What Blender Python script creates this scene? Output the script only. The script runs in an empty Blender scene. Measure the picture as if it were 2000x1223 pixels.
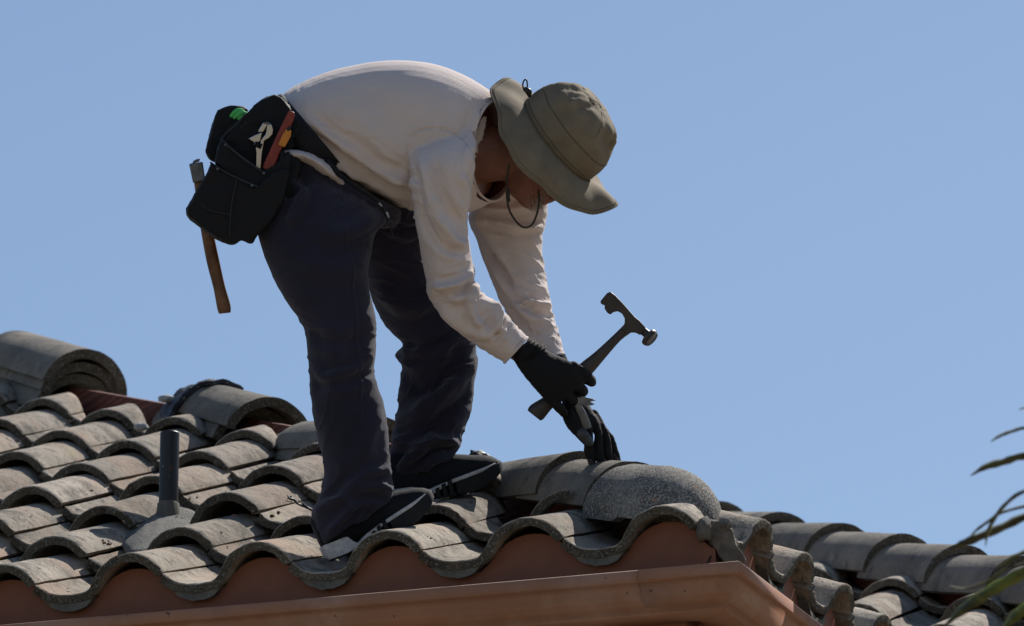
import bpy, bmesh, math, random
import numpy as np
from mathutils import Vector, Matrix, noise
random.seed(7); RNG = np.random.default_rng(7)
SC = bpy.context.scene
COL = SC.collection
R = math.radians

# ------------------------------------------------------------------ camera
CAMD = 16.0; FPX = 870.0 * CAMD; TH = R(16.2)
FW = Vector((0, math.cos(TH), math.sin(TH))); UP = Vector((0, -math.sin(TH), math.cos(TH))); RT = Vector((1, 0, 0))
ZC = 5.8                                   # height of the roof corner above the ground
C0 = Vector((0, 0, ZC)); CPX = (1416.0, 1053.0)
CAM = C0 - (FW + RT * ((CPX[0] - 1000) / FPX) - UP * ((CPX[1] - 611.5) / FPX)) * CAMD
cd = bpy.data.cameras.new('camera'); co = bpy.data.objects.new('camera', cd); COL.objects.link(co)
co.location = CAM; co.rotation_euler = (R(90) + TH, 0, 0)
cd.sensor_width = 36; cd.lens = FPX / 2000 * 36; cd.clip_start = .5; cd.clip_end = 5000
cd.dof.use_dof = True; cd.dof.focus_distance = 16.5; cd.dof.aperture_fstop = 8
SC.camera = co
# ------------------------------------------------------------------ light
SUN_AZ = R(35); SUN_EL = R(48)              # azimuth measured from straight ahead (+Y) towards the right (+X)
w = bpy.data.worlds.new('World'); SC.world = w; w.use_nodes = True
nt = w.node_tree; bg = nt.nodes['Background']
sky = nt.nodes.new('ShaderNodeTexSky'); sky.sky_type = 'NISHITA'; sky.sun_disc = False
sky.sun_elevation = SUN_EL; sky.sun_rotation = SUN_AZ
sky.altitude = 0; sky.air_density = 1.0; sky.dust_density = .6; sky.ozone_density = 3.2
nt.links.new(sky.outputs[0], bg.inputs[0]); bg.inputs[1].default_value = .080
sl = bpy.data.lights.new('sun', 'SUN'); sl.energy = 4.9; sl.angle = R(.5); sl.color = (1, .95, .88)
so = bpy.data.objects.new('sun', sl); COL.objects.link(so)
SD = Vector((math.sin(SUN_AZ) * math.cos(SUN_EL), math.cos(SUN_AZ) * math.cos(SUN_EL), math.sin(SUN_EL)))
so.rotation_euler = SD.to_track_quat('Z', 'Y').to_euler(); so.location = (0, 0, 30)
SC.view_settings.view_transform = 'Standard'; SC.view_settings.look = 'None'
SC.view_settings.exposure = .28; SC.view_settings.gamma = 1; SC.view_settings.use_curve_mapping = False

# ------------------------------------------------------------------ helpers
def W(x, y, d):
    """world point measured in the photograph at x, y and d metres behind the roof corner"""
    return CAM + (FW + RT * ((x - 1000) / FPX) - UP * ((y - 611.5) / FPX)) * (CAMD + d)
def PX(p):
    v = Vector(p) - CAM; z = v.dot(FW)
    return 1000 + FPX * v.dot(RT) / z, 611.5 - FPX * v.dot(UP) / z
def PXn(A):
    V = A - np.array(CAM); z = V @ np.array(FW)
    return 1000 + FPX * (V @ np.array(RT)) / z, 611.5 - FPX * (V @ np.array(UP)) / z
def tag(o, label=None, cat=None, group=None, kind=None):
    if label: o['label'] = label
    if cat: o['category'] = cat
    if group: o['group'] = group
    if kind: o['kind'] = kind
    return o
def gw(o):
    m = o.matrix_parent_inverse @ o.matrix_basis
    return gw(o.parent) @ m if o.parent else m
def empty(name, loc, label=None, cat=None, group=None):
    o = bpy.data.objects.new(name, None); COL.objects.link(o); o.location = loc; o.empty_display_size = .1
    return tag(o, label, cat, group)
def setpar(o, p):
    if p: o.parent = p; o.matrix_parent_inverse = gw(p).inverted()
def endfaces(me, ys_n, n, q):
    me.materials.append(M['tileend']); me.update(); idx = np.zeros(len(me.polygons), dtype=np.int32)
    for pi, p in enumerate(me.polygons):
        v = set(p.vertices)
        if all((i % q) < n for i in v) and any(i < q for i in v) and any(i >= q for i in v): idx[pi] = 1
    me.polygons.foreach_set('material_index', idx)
def mk(name, vs, fs, mat=None, parent=None, smooth=True, mods=()):
    A = np.array([tuple(v) for v in vs], dtype=float)
    c = A.mean(0); me = bpy.data.meshes.new(name); me.from_pydata((A - c).tolist(), [], fs); me.update()
    return link(name, me, mat, parent, Vector(c), smooth)
def link(name, me, mat=None, parent=None, loc=None, smooth=True, matrix=None):
    o = bpy.data.objects.new(name, me); COL.objects.link(o)
    if matrix is not None: o.matrix_basis = matrix
    elif loc is not None: o.location = loc
    if mat:
        if not me.materials: me.materials.append(mat)
    if smooth and len(me.polygons): me.polygons.foreach_set('use_smooth', [True] * len(me.polygons))
    setpar(o, parent)
    return o
def join(parts):
    vs = []; fs = []
    for v, f in parts:
        n = len(vs); vs += list(v); fs += [tuple(i + n for i in q) for q in f]
    return vs, fs
def autosmooth(o, ang=35):
    me = o.data; bm = bmesh.new(); bm.from_mesh(me)
    for e in bm.edges:
        e.smooth = not (len(e.link_faces) == 2 and e.calc_face_angle(0) > R(ang))
    bm.to_mesh(me); bm.free(); return o
def recalc(me):
    bm = bmesh.new(); bm.from_mesh(me); bmesh.ops.recalc_face_normals(bm, faces=bm.faces); bm.to_mesh(me); bm.free()
def cr(P_, n):
    """Catmull-Rom resampling of rows"""
    P_ = np.array(P_, float); Q = np.vstack([2 * P_[0] - P_[1], P_, 2 * P_[-1] - P_[-2]]); out = []
    for i in range(1, len(Q) - 2):
        for k in range(n):
            t = k / n; a_, b_, c_, d_ = Q[i - 1], Q[i], Q[i + 1], Q[i + 2]
            out.append(.5 * ((2 * b_) + (-a_ + c_) * t + (2 * a_ - 5 * b_ + 4 * c_ - d_) * t * t + (-a_ + 3 * b_ - 3 * c_ + d_) * t ** 3))
    out.append(P_[-1]); return np.array(out)
def loft(rings, cap=True, closed=True):
    n = len(rings[0]); vs = [p for r in rings for p in r]; fs = []
    for i in range(len(rings) - 1):
        for j in range(n if closed else n - 1):
            k = (j + 1) % n; fs.append((i * n + j, i * n + k, (i + 1) * n + k, (i + 1) * n + j))
    if cap:
        fs.append(tuple(range(n - 1, -1, -1))); fs.append(tuple((len(rings) - 1) * n + j for j in range(n)))
    return vs, fs
def ering(c, v1, v2, n=28, pw=1.0):
    out = []
    for k in range(n):
        t = 2 * math.pi * k / n; cs, sn = math.cos(t), math.sin(t)
        out.append(c + v1 * (math.copysign(abs(cs) ** pw, cs)) + v2 * (math.copysign(abs(sn) ** pw, sn)))
    return out
def stations(rows, sub=4, n=32, pw=1.0, shrink=0.0):
    """rows: x1,y1,x2,y2,depth,halfdepth,shear x,shear y (px per half depth)"""
    rows = [tuple(r) + (0,) * (8 - len(r)) for r in rows]
    rings = []
    for x1, y1, x2, y2, d, hd, sx, sy in cr(rows, sub):
        c = W((x1 + x2) / 2, (y1 + y2) / 2, d); v1 = (W(x2, y2, d) - W(x1, y1, d)) * .5
        v2 = FW * hd + W((x1 + x2) / 2 + sx, (y1 + y2) / 2 + sy, d) - c
        if shrink:
            v1 = v1 * max(.3, 1 - shrink / v1.length); v2 = v2 * max(.3, 1 - shrink / v2.length)
        rings.append(ering(c, v1, v2, n, pw))
    return rings
def tube(pts, rad, n=12, sub=4, flat=None):
    """pts world Vectors, rad list; rounded ends"""
    A = cr([tuple(p) + (r,) for p, r in zip(pts, rad)], sub) if len(pts) > 2 or sub > 1 else np.array([tuple(p) + (r,) for p, r in zip(pts, rad)])
    P_ = [Vector(r[:3]) for r in A]; rr = [r[3] for r in A]
    T = [(P_[min(i + 1, len(P_) - 1)] - P_[max(i - 1, 0)]).normalized() for i in range(len(P_))]
    ref = FW if abs(T[0].dot(FW)) < .85 else RT
    rings = []
    x = None
    def ring(c, t, r):
        nonlocal x
        b_ = ref if x is None else x
        x = (b_ - t * b_.dot(t)).normalized(); y = t.cross(x)
        return [c + x * (r * math.cos(2 * math.pi * k / n)) + y * (r * math.sin(2 * math.pi * k / n)) for k in range(n)]
    for a_ in (85, 60, 30): rings.append(ring(P_[0] - T[0] * rr[0] * math.sin(R(a_)), T[0], rr[0] * math.cos(R(a_))))
    for p, t, r in zip(P_, T, rr): rings.append(ring(p, t, r))
    for a_ in (30, 60, 85): rings.append(ring(P_[-1] + T[-1] * rr[-1] * math.sin(R(a_)), T[-1], rr[-1] * math.cos(R(a_))))
    return loft(rings)
def tpx(pts, rpx, n=12, sub=4):
    return tube([W(*p) for p in pts], [r / 870 for r in rpx], n, sub)
def box(c, x, y, z):
    c = Vector(c); vs = [c + x * i + y * j + z * k for i in (-1, 1) for j in (-1, 1) for k in (-1, 1)]
    return vs, [(0, 1, 3, 2), (4, 6, 7, 5), (0, 4, 5, 1), (2, 3, 7, 6), (0, 2, 6, 4), (1, 5, 7, 3)]
def bevel(o, w_, seg=2, ang=30):
    m = o.modifiers.new('bevel', 'BEVEL'); m.width = w_; m.segments = seg; m.limit_method = 'ANGLE'; m.angle_limit = R(ang); return o
def prism(poly, d0, d1, mat, name, parent, bev=.002, sub=0, seg=2):
    """outline measured in the photograph, extruded from depth d0 to d1"""
    n = len(poly); vs = [W(x, y, d0) for x, y in poly] + [W(x, y, d1) for x, y in poly]
    fs = [tuple(range(n)), tuple(range(2 * n - 1, n - 1, -1))] + [(i, i + n, (i + 1) % n + n, (i + 1) % n) for i in range(n)]
    o = mk(name, vs, fs, mat, parent); recalc(o.data); bevel(o, bev, seg); autosmooth(o, 40)
    return o
def remesh(vf_list, voxel, smooth=3, name='m'):
    vs, fs = join(vf_list); me = bpy.data.meshes.new('tmp'); me.from_pydata([tuple(v) for v in vs], [], fs); me.update(); recalc_islands(me)
    o = bpy.data.objects.new('tmp', me); COL.objects.link(o)
    m = o.modifiers.new('r', 'REMESH'); m.mode = 'VOXEL'; m.voxel_size = voxel
    if smooth:
        s = o.modifiers.new('s', 'SMOOTH'); s.factor = .5; s.iterations = smooth
    dg = bpy.context.evaluated_depsgraph_get(); ev = o.evaluated_get(dg)
    out = bpy.data.meshes.new_from_object(ev); bpy.data.objects.remove(o); bpy.data.meshes.remove(me)
    out.name = name; return out
def recalc_islands(me): recalc(me)
def mverts(me):
    A = np.empty(len(me.vertices) * 3); me.vertices.foreach_get('co', A); return A.reshape(-1, 3)
def mnorm(me):
    A = np.empty(len(me.vertices) * 3); me.vertices.foreach_get('normal', A); return A.reshape(-1, 3)
def setverts(me, A): me.vertices.foreach_set('co', A.ravel()); me.update()
def polydist(X, Y, pl):
    d = np.full(X.shape, 1e9); tt = np.zeros(X.shape); n = len(pl) - 1
    for i in range(n):
        x0, y0 = pl[i]; x1, y1 = pl[i + 1]; L2 = (x1 - x0) ** 2 + (y1 - y0) ** 2 + 1e-9
        t = np.clip(((X - x0) * (x1 - x0) + (Y - y0) * (y1 - y0)) / L2, 0, 1)
        q = np.hypot(X - x0 - t * (x1 - x0), Y - y0 - t * (y1 - y0)); m = q < d; d[m] = q[m]; tt[m] = (i + t[m]) / n
    return d, tt
def folds(me, strokes, dr=(-9, 9), gain=1.6):
    """cloth folds: ridge/valley lines on the side turned to the street; (points px, width px, height m)"""
    A = mverts(me); N = mnorm(me); X, Y = PXn(A); f = np.clip(-(N @ np.array(FW)) * 1.6 + .15, 0, 1)
    dep = (A - np.array(CAM)) @ np.array(FW) - CAMD; disp = np.zeros(len(A))
    for st in strokes:
        pl, wd, am = st[:3]; lo, hi = st[3] if len(st) > 3 else dr
        d, t = polydist(X, Y, cr(pl, 5)); taper = np.clip(np.minimum(t, 1 - t) * 5 + .15, 0, 1)
        # sharp-backed fold with a soft trough next to it
        g = np.exp(-(d / wd) ** 2) - .45 * np.exp(-((d - 1.7 * wd) / wd) ** 2)
        disp += gain * am * g * taper * ((dep > lo) & (dep < hi))
    A += N * (disp * f)[:, None]; setverts(me, A)
def wrinkles(me, spots, off=(0, 0, 0), dr=(-9, 9)):
    """crumpled cloth: (x, y, radius px, direction of the folds in degrees in the picture, spacing px, height m, depth range)"""
    A = mverts(me); N = mnorm(me); X, Y = PXn(A + np.array(off)); dep = (A + np.array(off) - np.array(CAM)) @ np.array(FW) - CAMD
    disp = np.zeros(len(A))
    for k, (x, y, r, ang, sp, am, lo, hi) in enumerate(spots):
        ca, sa = math.cos(R(ang)), math.sin(R(ang)); dx = X - x; dy = Y - y; wgt = np.exp(-((dx * dx + dy * dy) / (r * r))) * ((dep > lo) & (dep < hi))
        al = dx * ca + dy * sa; ac = -dx * sa + dy * ca
        for i in np.nonzero(wgt > .03)[0]:
            p = Vector((ac[i] / sp, al[i] / (sp * 4.2), dep[i] * 870 / (sp * 3.2) + k * 7.7))
            v = noise.noise(p + Vector((noise.noise(p * .6) * .8, 0, 0)))
            disp[i] += am * wgt[i] * ((1 - min(1, abs(v) * 2.6)) ** 1.6 - .35)
    A += N * disp[:, None]; setverts(me, A)
def jitter(me, amp, sc, seed=0, ax=None):
    A = mverts(me); N = mnorm(me)
    d = np.array([noise.fractal(Vector(p) * sc + Vector((seed, 0, 0)), 1.0, 2.0, 3) for p in A])
    A += N * (d * amp)[:, None]; setverts(me, A)
def openend(me, rings_end, prev, tol=.5):
    """open the flat end cap of a remeshed sleeve or hem"""
    c = sum(rings_end, Vector()) / len(rings_end); cp = sum(prev, Vector()) / len(prev)
    v1 = rings_end[0] - c; v2 = rings_end[len(rings_end) // 4] - c; n = v1.cross(v2).normalized()
    if n.dot(c - cp) < 0: n = -n
    A = mverts(me); D = A - np.array(c); hgt = D @ np.array(n)
    Dp = D - np.outer(hgt, np.array(n)); G = np.array([tuple(v1), tuple(v2)]).T
    uv = np.linalg.lstsq(G, Dp.T, rcond=None)[0]; kill = (hgt > -.006 * tol) & ((uv ** 2).sum(0) < 1.12) & (hgt < .03)
    bm = bmesh.new(); bm.from_mesh(me); bm.verts.ensure_lookup_table()
    bmesh.ops.delete(bm, geom=[bm.verts[i] for i in np.nonzero(kill)[0]], context='VERTS'); bm.to_mesh(me); bm.free()
def solid(o, t, off=-1):
    m = o.modifiers.new('thick', 'SOLIDIFY'); m.thickness = t; m.offset = off; return o

# ------------------------------------------------------------------ materials
def mat(name, base, rough=.8, spec=.3, metal=0, var=None, vscale=12, bump=None, speck=None, coords='Object', rand=0, layers=(), sheen=0):
    m = bpy.data.materials.new(name); m.use_nodes = True; t = m.node_tree; b = t.nodes['Principled BSDF']
    b.inputs['Roughness'].default_value = rough; b.inputs['Specular IOR Level'].default_value = spec; b.inputs['Metallic'].default_value = metal
    if sheen: b.inputs['Sheen Weight'].default_value = sheen
    tc = t.nodes.new('ShaderNodeTexCoord'); src = tc.outputs[coords]
    if rand:      # every tile gets its own stains
        oi0 = t.nodes.new('ShaderNodeObjectInfo'); ml = t.nodes.new('ShaderNodeMath'); ml.operation = 'MULTIPLY'; ml.inputs[1].default_value = 41.0
        t.links.new(oi0.outputs['Random'], ml.inputs[0]); va = t.nodes.new('ShaderNodeVectorMath'); t.links.new(src, va.inputs[0]); t.links.new(ml.outputs[0], va.inputs[1]); src = va.outputs[0]
    def nz(scale, det=4, rg=.6, vec=None):
        n = t.nodes.new('ShaderNodeTexNoise'); n.inputs['Scale'].default_value = scale; n.inputs['Detail'].default_value = det
        n.inputs['Roughness'].default_value = rg; t.links.new(vec or src, n.inputs['Vector']); return n.outputs['Fac']
    def mix(fac, a_, b_, mode='MIX'):
        n = t.nodes.new('ShaderNodeMix'); n.data_type = 'RGBA'; n.blend_type = mode
        for s, v in ((n.inputs[0], fac), (n.inputs[6], a_), (n.inputs[7], b_)):
            if isinstance(v, (int, float)): s.default_value = v
            elif isinstance(v, tuple): s.default_value = v + (1,) if len(v) == 3 else v
            else: t.links.new(v, s)
        return n.outputs[2]
    def ramp(fac, lo, hi):
        n = t.nodes.new('ShaderNodeMapRange'); n.inputs[1].default_value = lo; n.inputs[2].default_value = hi
        t.links.new(fac, n.inputs[0]); return n.outputs[0]
    c = base
    if var: c = mix(ramp(nz(vscale), .35, .65), base, var)
    for (col, sc_, lo, hi) in layers: c = mix(ramp(nz(sc_, 5, .65), lo, hi), c, col)
    if speck:
        col, sc_, lo, hi = speck; c = mix(ramp(nz(sc_, 2, .5), lo, hi), c, col)
    if rand:
        oi = t.nodes.new('ShaderNodeObjectInfo'); r_ = t.nodes.new('ShaderNodeMapRange')
        r_.inputs[3].default_value = 1 - rand; r_.inputs[4].default_value = 1 + rand * .6; t.links.new(oi.outputs['Random'], r_.inputs[0])
        cb = t.nodes.new('ShaderNodeCombineColor')
        for i in range(3): t.links.new(r_.outputs[0], cb.inputs[i])
        c = mix(1.0, c, cb.outputs[0], 'MULTIPLY')
    if isinstance(c, tuple): b.inputs['Base Color'].default_value = c + (1,)
    else: t.links.new(c, b.inputs['Base Color'])
    if bump:
        prev = None
        for sc_, st, dist in bump:
            n = t.nodes.new('ShaderNodeBump'); n.inputs['Strength'].default_value = st; n.inputs['Distance'].default_value = dist
            t.links.new(nz(sc_, 4, .7), n.inputs['Height'])
            if prev: t.links.new(prev, n.inputs['Normal'])
            prev = n.outputs[0]
        t.links.new(prev, b.inputs['Normal'])
    return m
M = {}
M['tile'] = mat('weathered_concrete_tile', (.46, .40, .33), .95, .15, var=(.30, .27, .225), vscale=7, rand=.28,
    layers=(((.14, .125, .105), 9, .50, .66), ((.17, .155, .13), 30, .52, .64), ((.42, .31, .235), 4, .50, .70), ((.36, .37, .20), 6, .66, .76), ((.06, .05, .04), 48, .62, .70)),
    speck=((.52, .47, .40), 240, .58, .72), bump=((170, .9, .0035), (45, .7, .007)))
M['hiptile'] = mat('weathered_hip_tile', (.25, .225, .188), .95, .15, var=(.15, .138, .12), vscale=6, rand=.22,
    layers=(((.07, .07, .07), 10, .54, .70), ((.24, .15, .10), 9, .64, .76), ((.28, .265, .24), 22, .58, .72)),
    speck=((.32, .30, .27), 260, .58, .70), bump=((170, .9, .0035), (45, .7, .007)))
M['tileend'] = mat('grime_and_shade_tile_end', (.115, .10, .077), .97, .1, var=(.07, .06, .046), vscale=14, rand=.15, layers=(((.04, .036, .03), 40, .58, .70), ((.17, .10, .065), 12, .62, .74)), speck=((.24, .22, .185), 200, .52, .72), bump=((150, 1.0, .005),))  # brown grime, with the shade of the backlit ends put into the dark base
M['captile'] = mat('speckled_cap_tile', (.215, .195, .165), .92, .2, var=(.12, .11, .10), vscale=9,
    layers=(((.075, .07, .062), 6, .44, .62), ((.11, .10, .085), 24, .50, .62), ((.34, .15, .09), 14, .60, .70), ((.50, .28, .05), 8, .64, .72)),
    speck=((.43, .41, .37), 210, .46, .68), bump=((300, .9, .003), (40, .4, .003)))
M['mortar'] = mat('mortar', (.17, .155, .13), .95, .2, var=(.10, .092, .08), vscale=30, layers=(((.3, .16, .1), 20, .62, .72),), bump=((120, .8, .004),))
M['stucco'] = mat('terracotta_painted_fascia', (.25, .096, .057), .6, .3, var=(.21, .08, .046), vscale=6, layers=(((.16, .07, .05), 3, .55, .8),), bump=((90, .15, .002),))
M['gutter'] = mat('terracotta_painted_gutter', (.37, .185, .115), .62, .35, var=(.31, .155, .098), vscale=4, layers=(((.30, .155, .11), 7, .54, .75), ((.46, .30, .23), 3, .5, .75)), speck=((.12, .07, .05), 60, .72, .76), bump=((30, .08, .002),))
M['wood'] = mat('red_stained_wood', (.22, .075, .045), .75, .25, var=(.12, .045, .03), vscale=12, bump=((60, .4, .003),))
M['darkpaper'] = mat('dark_roofing_felt', (.03, .03, .033), .9, .2, bump=((80, .4, .003),))
M['membrane'] = mat('black_membrane', (.018, .02, .03), .55, .4, speck=((.35, .33, .3), 130, .66, .70), bump=((60, .8, .006),))
M['pipe'] = mat('black_vent_pipe', (.018, .018, .02), .45, .4, layers=(((.10, .03, .022), 20, .60, .68),), speck=((.2, .19, .18), 90, .70, .74), bump=((50, .2, .002),))
M['wall'] = mat('stucco_wall', (.48, .36, .27), .9, .2, var=(.44, .33, .25), vscale=3, bump=((60, .4, .004),))
M['ground'] = mat('dry_ground', (.22, .18, .13), .95, .2, var=(.16, .14, .10), vscale=.6)
M['skin'] = mat('tanned_skin', (.22, .082, .045), .5, .4, var=(.17, .062, .036), vscale=30, bump=((300, .2, .001),))
M['beard'] = mat('grey_stubble', (.45, .40, .36), .9, .2)
M['hat'] = mat('khaki_hat_cloth', (.225, .182, .125), .85, .2, var=(.165, .135, .095), vscale=14, bump=((500, .15, .0006), (45, .25, .003)))
M['hatband'] = mat('olive_hat_mesh', (.12, .105, .07), .9, .2, bump=((700, .4, .001),))
M['cord'] = mat('dark_cord', (.045, .04, .03), .8, .2)
M['blackp'] = mat('black_plastic', (.012, .012, .013), .4, .4)
M['glove'] = mat('black_knit_glove', (.010, .010, .011), .85, .25, bump=((500, .4, .0012),))
M['rubber'] = mat('grey_glove_rubber', (.06, .062, .067), .5, .4, var=(.035, .035, .038), vscale=40, bump=((200, .3, .001),))
M['pouch'] = mat('black_nylon', (.007, .0075, .010), .75, .3, bump=((600, .35, .0008), (30, .3, .004)))
M['pouchtrim'] = mat('grey_nylon_binding', (.035, .037, .042), .8, .3, bump=((600, .3, .0008),))
M['steel'] = mat('bright_steel', (.55, .54, .52), .3, .5, metal=1, bump=((60, .1, .001),))
M['darksteel'] = mat('dark_forged_steel', (.040, .036, .034), .5, .5, metal=.3, var=(.06, .048, .043), vscale=30, bump=((60, .2, .001),))
M['galv'] = mat('worn_steel', (.22, .23, .24), .5, .5, metal=.6, var=(.12, .12, .13), vscale=40)
M['hickory'] = mat('hickory_handle', (.20, .095, .045), .5, .4, var=(.09, .04, .022), vscale=30, bump=((90, .2, .001),))
M['redplastic'] = mat('worn_red_plastic', (.30, .045, .03), .45, .4, var=(.20, .03, .022), vscale=60)
M['orange'] = mat('orange_plastic', (.62, .22, .03), .45, .4, speck=((.1, .05, .02), 200, .65, .7))
M['green'] = mat('bright_green_cloth', (.10, .55, .15), .7, .3)
M['shoe'] = mat('black_shoe_mesh', (.011, .012, .017), .85, .25, bump=((450, .7, .0016),))
M['sole'] = mat('white_midsole', (.62, .62, .64), .6, .3, var=(.40, .40, .42), vscale=60)
M['outsole'] = mat('black_outsole', (.012, .012, .013), .7, .3)
M['undershirt'] = M['shirt'] = None
def cloth(name, base, var, ws, bstr, rough=.95, dist=.0012, folds_=()):
    m = mat(name, base, rough, .15, var=var, vscale=5, bump=((22, .22, .004),), sheen=.15)
    t = m.node_tree; b = t.nodes['Principled BSDF']; tc = [n for n in t.nodes if n.type == 'TEX_COORD'][0]
    last = [l.from_socket for l in t.links if l.to_socket == b.inputs['Normal']][0]
    for k, (sc_, dirn) in enumerate(((ws, 'DIAGONAL'), (ws * .55, 'Z'))):
        wv = t.nodes.new('ShaderNodeTexWave'); wv.inputs['Scale'].default_value = sc_; wv.bands_direction = dirn; wv.inputs['Distortion'].default_value = 2.5
        wv.inputs['Detail'].default_value = 2; t.links.new(tc.outputs['Object'], wv.inputs['Vector'])
        bn = t.nodes.new('ShaderNodeBump'); bn.inputs['Strength'].default_value = bstr; bn.inputs['Distance'].default_value = dist
        t.links.new(wv.outputs['Fac'], bn.inputs['Height']); t.links.new(last, bn.inputs['Normal']); last = bn.outputs[0]
    t.links.new(last, b.inputs['Normal']); return m
M['shirt'] = cloth('waffle_knit_shirt', (.70, .60, .56), (.64, .545, .505), 130, .28)
M['trousers'] = cloth('charcoal_twill', (.029, .027, .047), (.022, .021, .036), 260, .2, .9)
M['palmgreen'] = mat('palm_leaf_green', (.16, .19, .03), .55, .35, var=(.07, .085, .02), vscale=7, layers=(((.30, .15, .03), 12, .62, .70), ((.03, .03, .012), 4, .5, .6)))
M['palm'] = mat('palm_leaf', (.075, .06, .03), .6, .3, var=(.10, .11, .025), vscale=9, layers=(((.25, .11, .02), 14, .66, .72), ((.035, .018, .02), 5, .5, .6)))

# woodgrain on the hip board
def grain(m, col):
    t = m.node_tree; b = t.nodes['Principled BSDF']; tc = [n for n in t.nodes if n.type == 'TEX_COORD'][0]
    wv = t.nodes.new('ShaderNodeTexWave'); wv.bands_direction = 'Z'; wv.inputs['Scale'].default_value = 16; wv.inputs['Distortion'].default_value = 5
    wv.inputs['Detail'].default_value = 3; wv.inputs['Detail Scale'].default_value = 1.2
    mp = t.nodes.new('ShaderNodeMapping'); mp.inputs['Scale'].default_value = (.12, .12, 1.0)
    t.links.new(tc.outputs['Object'], mp.inputs[0]); t.links.new(mp.outputs[0], wv.inputs['Vector'])
    old = [l.from_socket for l in t.links if l.to_socket == b.inputs['Base Color']][0]
    mx = t.nodes.new('ShaderNodeMix'); mx.data_type = 'RGBA'; t.links.new(wv.outputs['Fac'], mx.inputs[0]); t.links.new(old, mx.inputs[6]); mx.inputs[7].default_value = col + (1,)
    t.links.new(mx.outputs[2], b.inputs['Base Color'])
grain(M['wood'], (.10, .032, .022)); 

# ------------------------------------------------------------------ ground
g = 400
gr = mk('ground', [(-g, -g, 0), (g, -g, 0), (g, g, 0), (-g, g, 0)], [(0, 1, 2, 3)], M['ground'], None, False); tag(gr, kind='structure')

# ------------------------------------------------------------------ roof frames
PH = R(19.5); AL = R(24.4); TP = .3185; TL = .333
A_ = Vector((math.cos(PH), -math.sin(PH), 0)); B_ = Vector((math.sin(PH), math.cos(PH), 0)); Z_ = Vector((0, 0, 1))
PROF = np.array([(.003, .029), (.02, .025), (.05, .0165), (.09, .009), (.15, .003), (.23, 0), (.32, .0005), (.39, .005), (.43, .018), (.475, .040), (.53, .060), (.60, .074), (.70, .083), (.79, .0825), (.87, .074), (.925, .062), (.965, .049), (.987, .040), (.999, .0335)])
def tile_mesh(seed, rough=1.5, length=.40):
    pr = cr(PROF, 2); n = len(pr); th = .020
    xs = pr[:, 0] * TP; zs = pr[:, 1]; dx = np.gradient(xs); dz = np.gradient(zs); L = np.hypot(dx, dz); nx, nz = -dz / L, dx / L
    ys = [0, .004, .02, .06, .13, .20, .28, length - .01, length]
    vs = []; fs = []
    def jit(x, y, z, a):
        v = noise.noise_vector(Vector((x, y, z)) * 55 + Vector((seed * 7.3, 0, 0))); return v * a
    tw = random.uniform(-.002, .002)
    for lay in (0, 1):
        for yi, y in enumerate(ys):
            for i in range(n):
                z = zs[i] - nz[i] * th * lay; x = xs[i] - nx[i] * th * lay
                yy = y
                if yi == 0 and lay == 0: z -= .003
                if yi == 0: yy += abs(noise.noise(Vector((x * 90, seed * 3.1, lay)))) * .006 * rough
                v = jit(x, yy, z, .0014 * rough)
                if yi < 2: v = v + noise.noise_vector(Vector((x, z, lay * .1)) * 160 + Vector((seed * 3.3, 0, 0))) * .0017
                vs.append(Vector((x + v.x, yy + v.y * (yi < 2), z + v.z + tw * (y / length))))
    m = len(ys); q = m * n
    for yi in range(m - 1):
        for i in range(n - 1):
            a = yi * n + i; fs.append((a, a + 1, a + n + 1, a + n)); fs.append((q + a, q + a + n, q + a + n + 1, q + a + 1))
    for i in range(n - 1):
        fs.append((i, q + i, q + i + 1, i + 1)); a = (m - 1) * n + i; fs.append((a, a + 1, q + a + 1, q + a))
    for yi in range(m - 1):
        a = yi * n; fs.append((a, a + n, q + a + n, q + a)); a += n - 1; fs.append((a, q + a, q + a + n, a + n))
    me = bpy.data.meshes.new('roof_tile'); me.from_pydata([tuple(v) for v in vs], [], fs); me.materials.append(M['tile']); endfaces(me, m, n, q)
    me.polygons.foreach_set('use_smooth', [True] * len(me.polygons)); me.update()
    bm = bmesh.new(); bm.from_mesh(me)
    for e in bm.edges: e.smooth = not (len(e.link_faces) == 2 and e.calc_face_angle(0) > R(45))
    bm.to_mesh(me); bm.free(); return me
TILES = [tile_mesh(i) for i in range(6)]
ROUGH = [tile_mesh(20 + i, 1.7) for i in range(3)]
def fr(O, X, U): # local frame matrix: X across, Y up the slope
    N = X.cross(U).normalized(); m = Matrix((X, U, N)).transposed().to_4x4(); m.translation = O; return m
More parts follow.
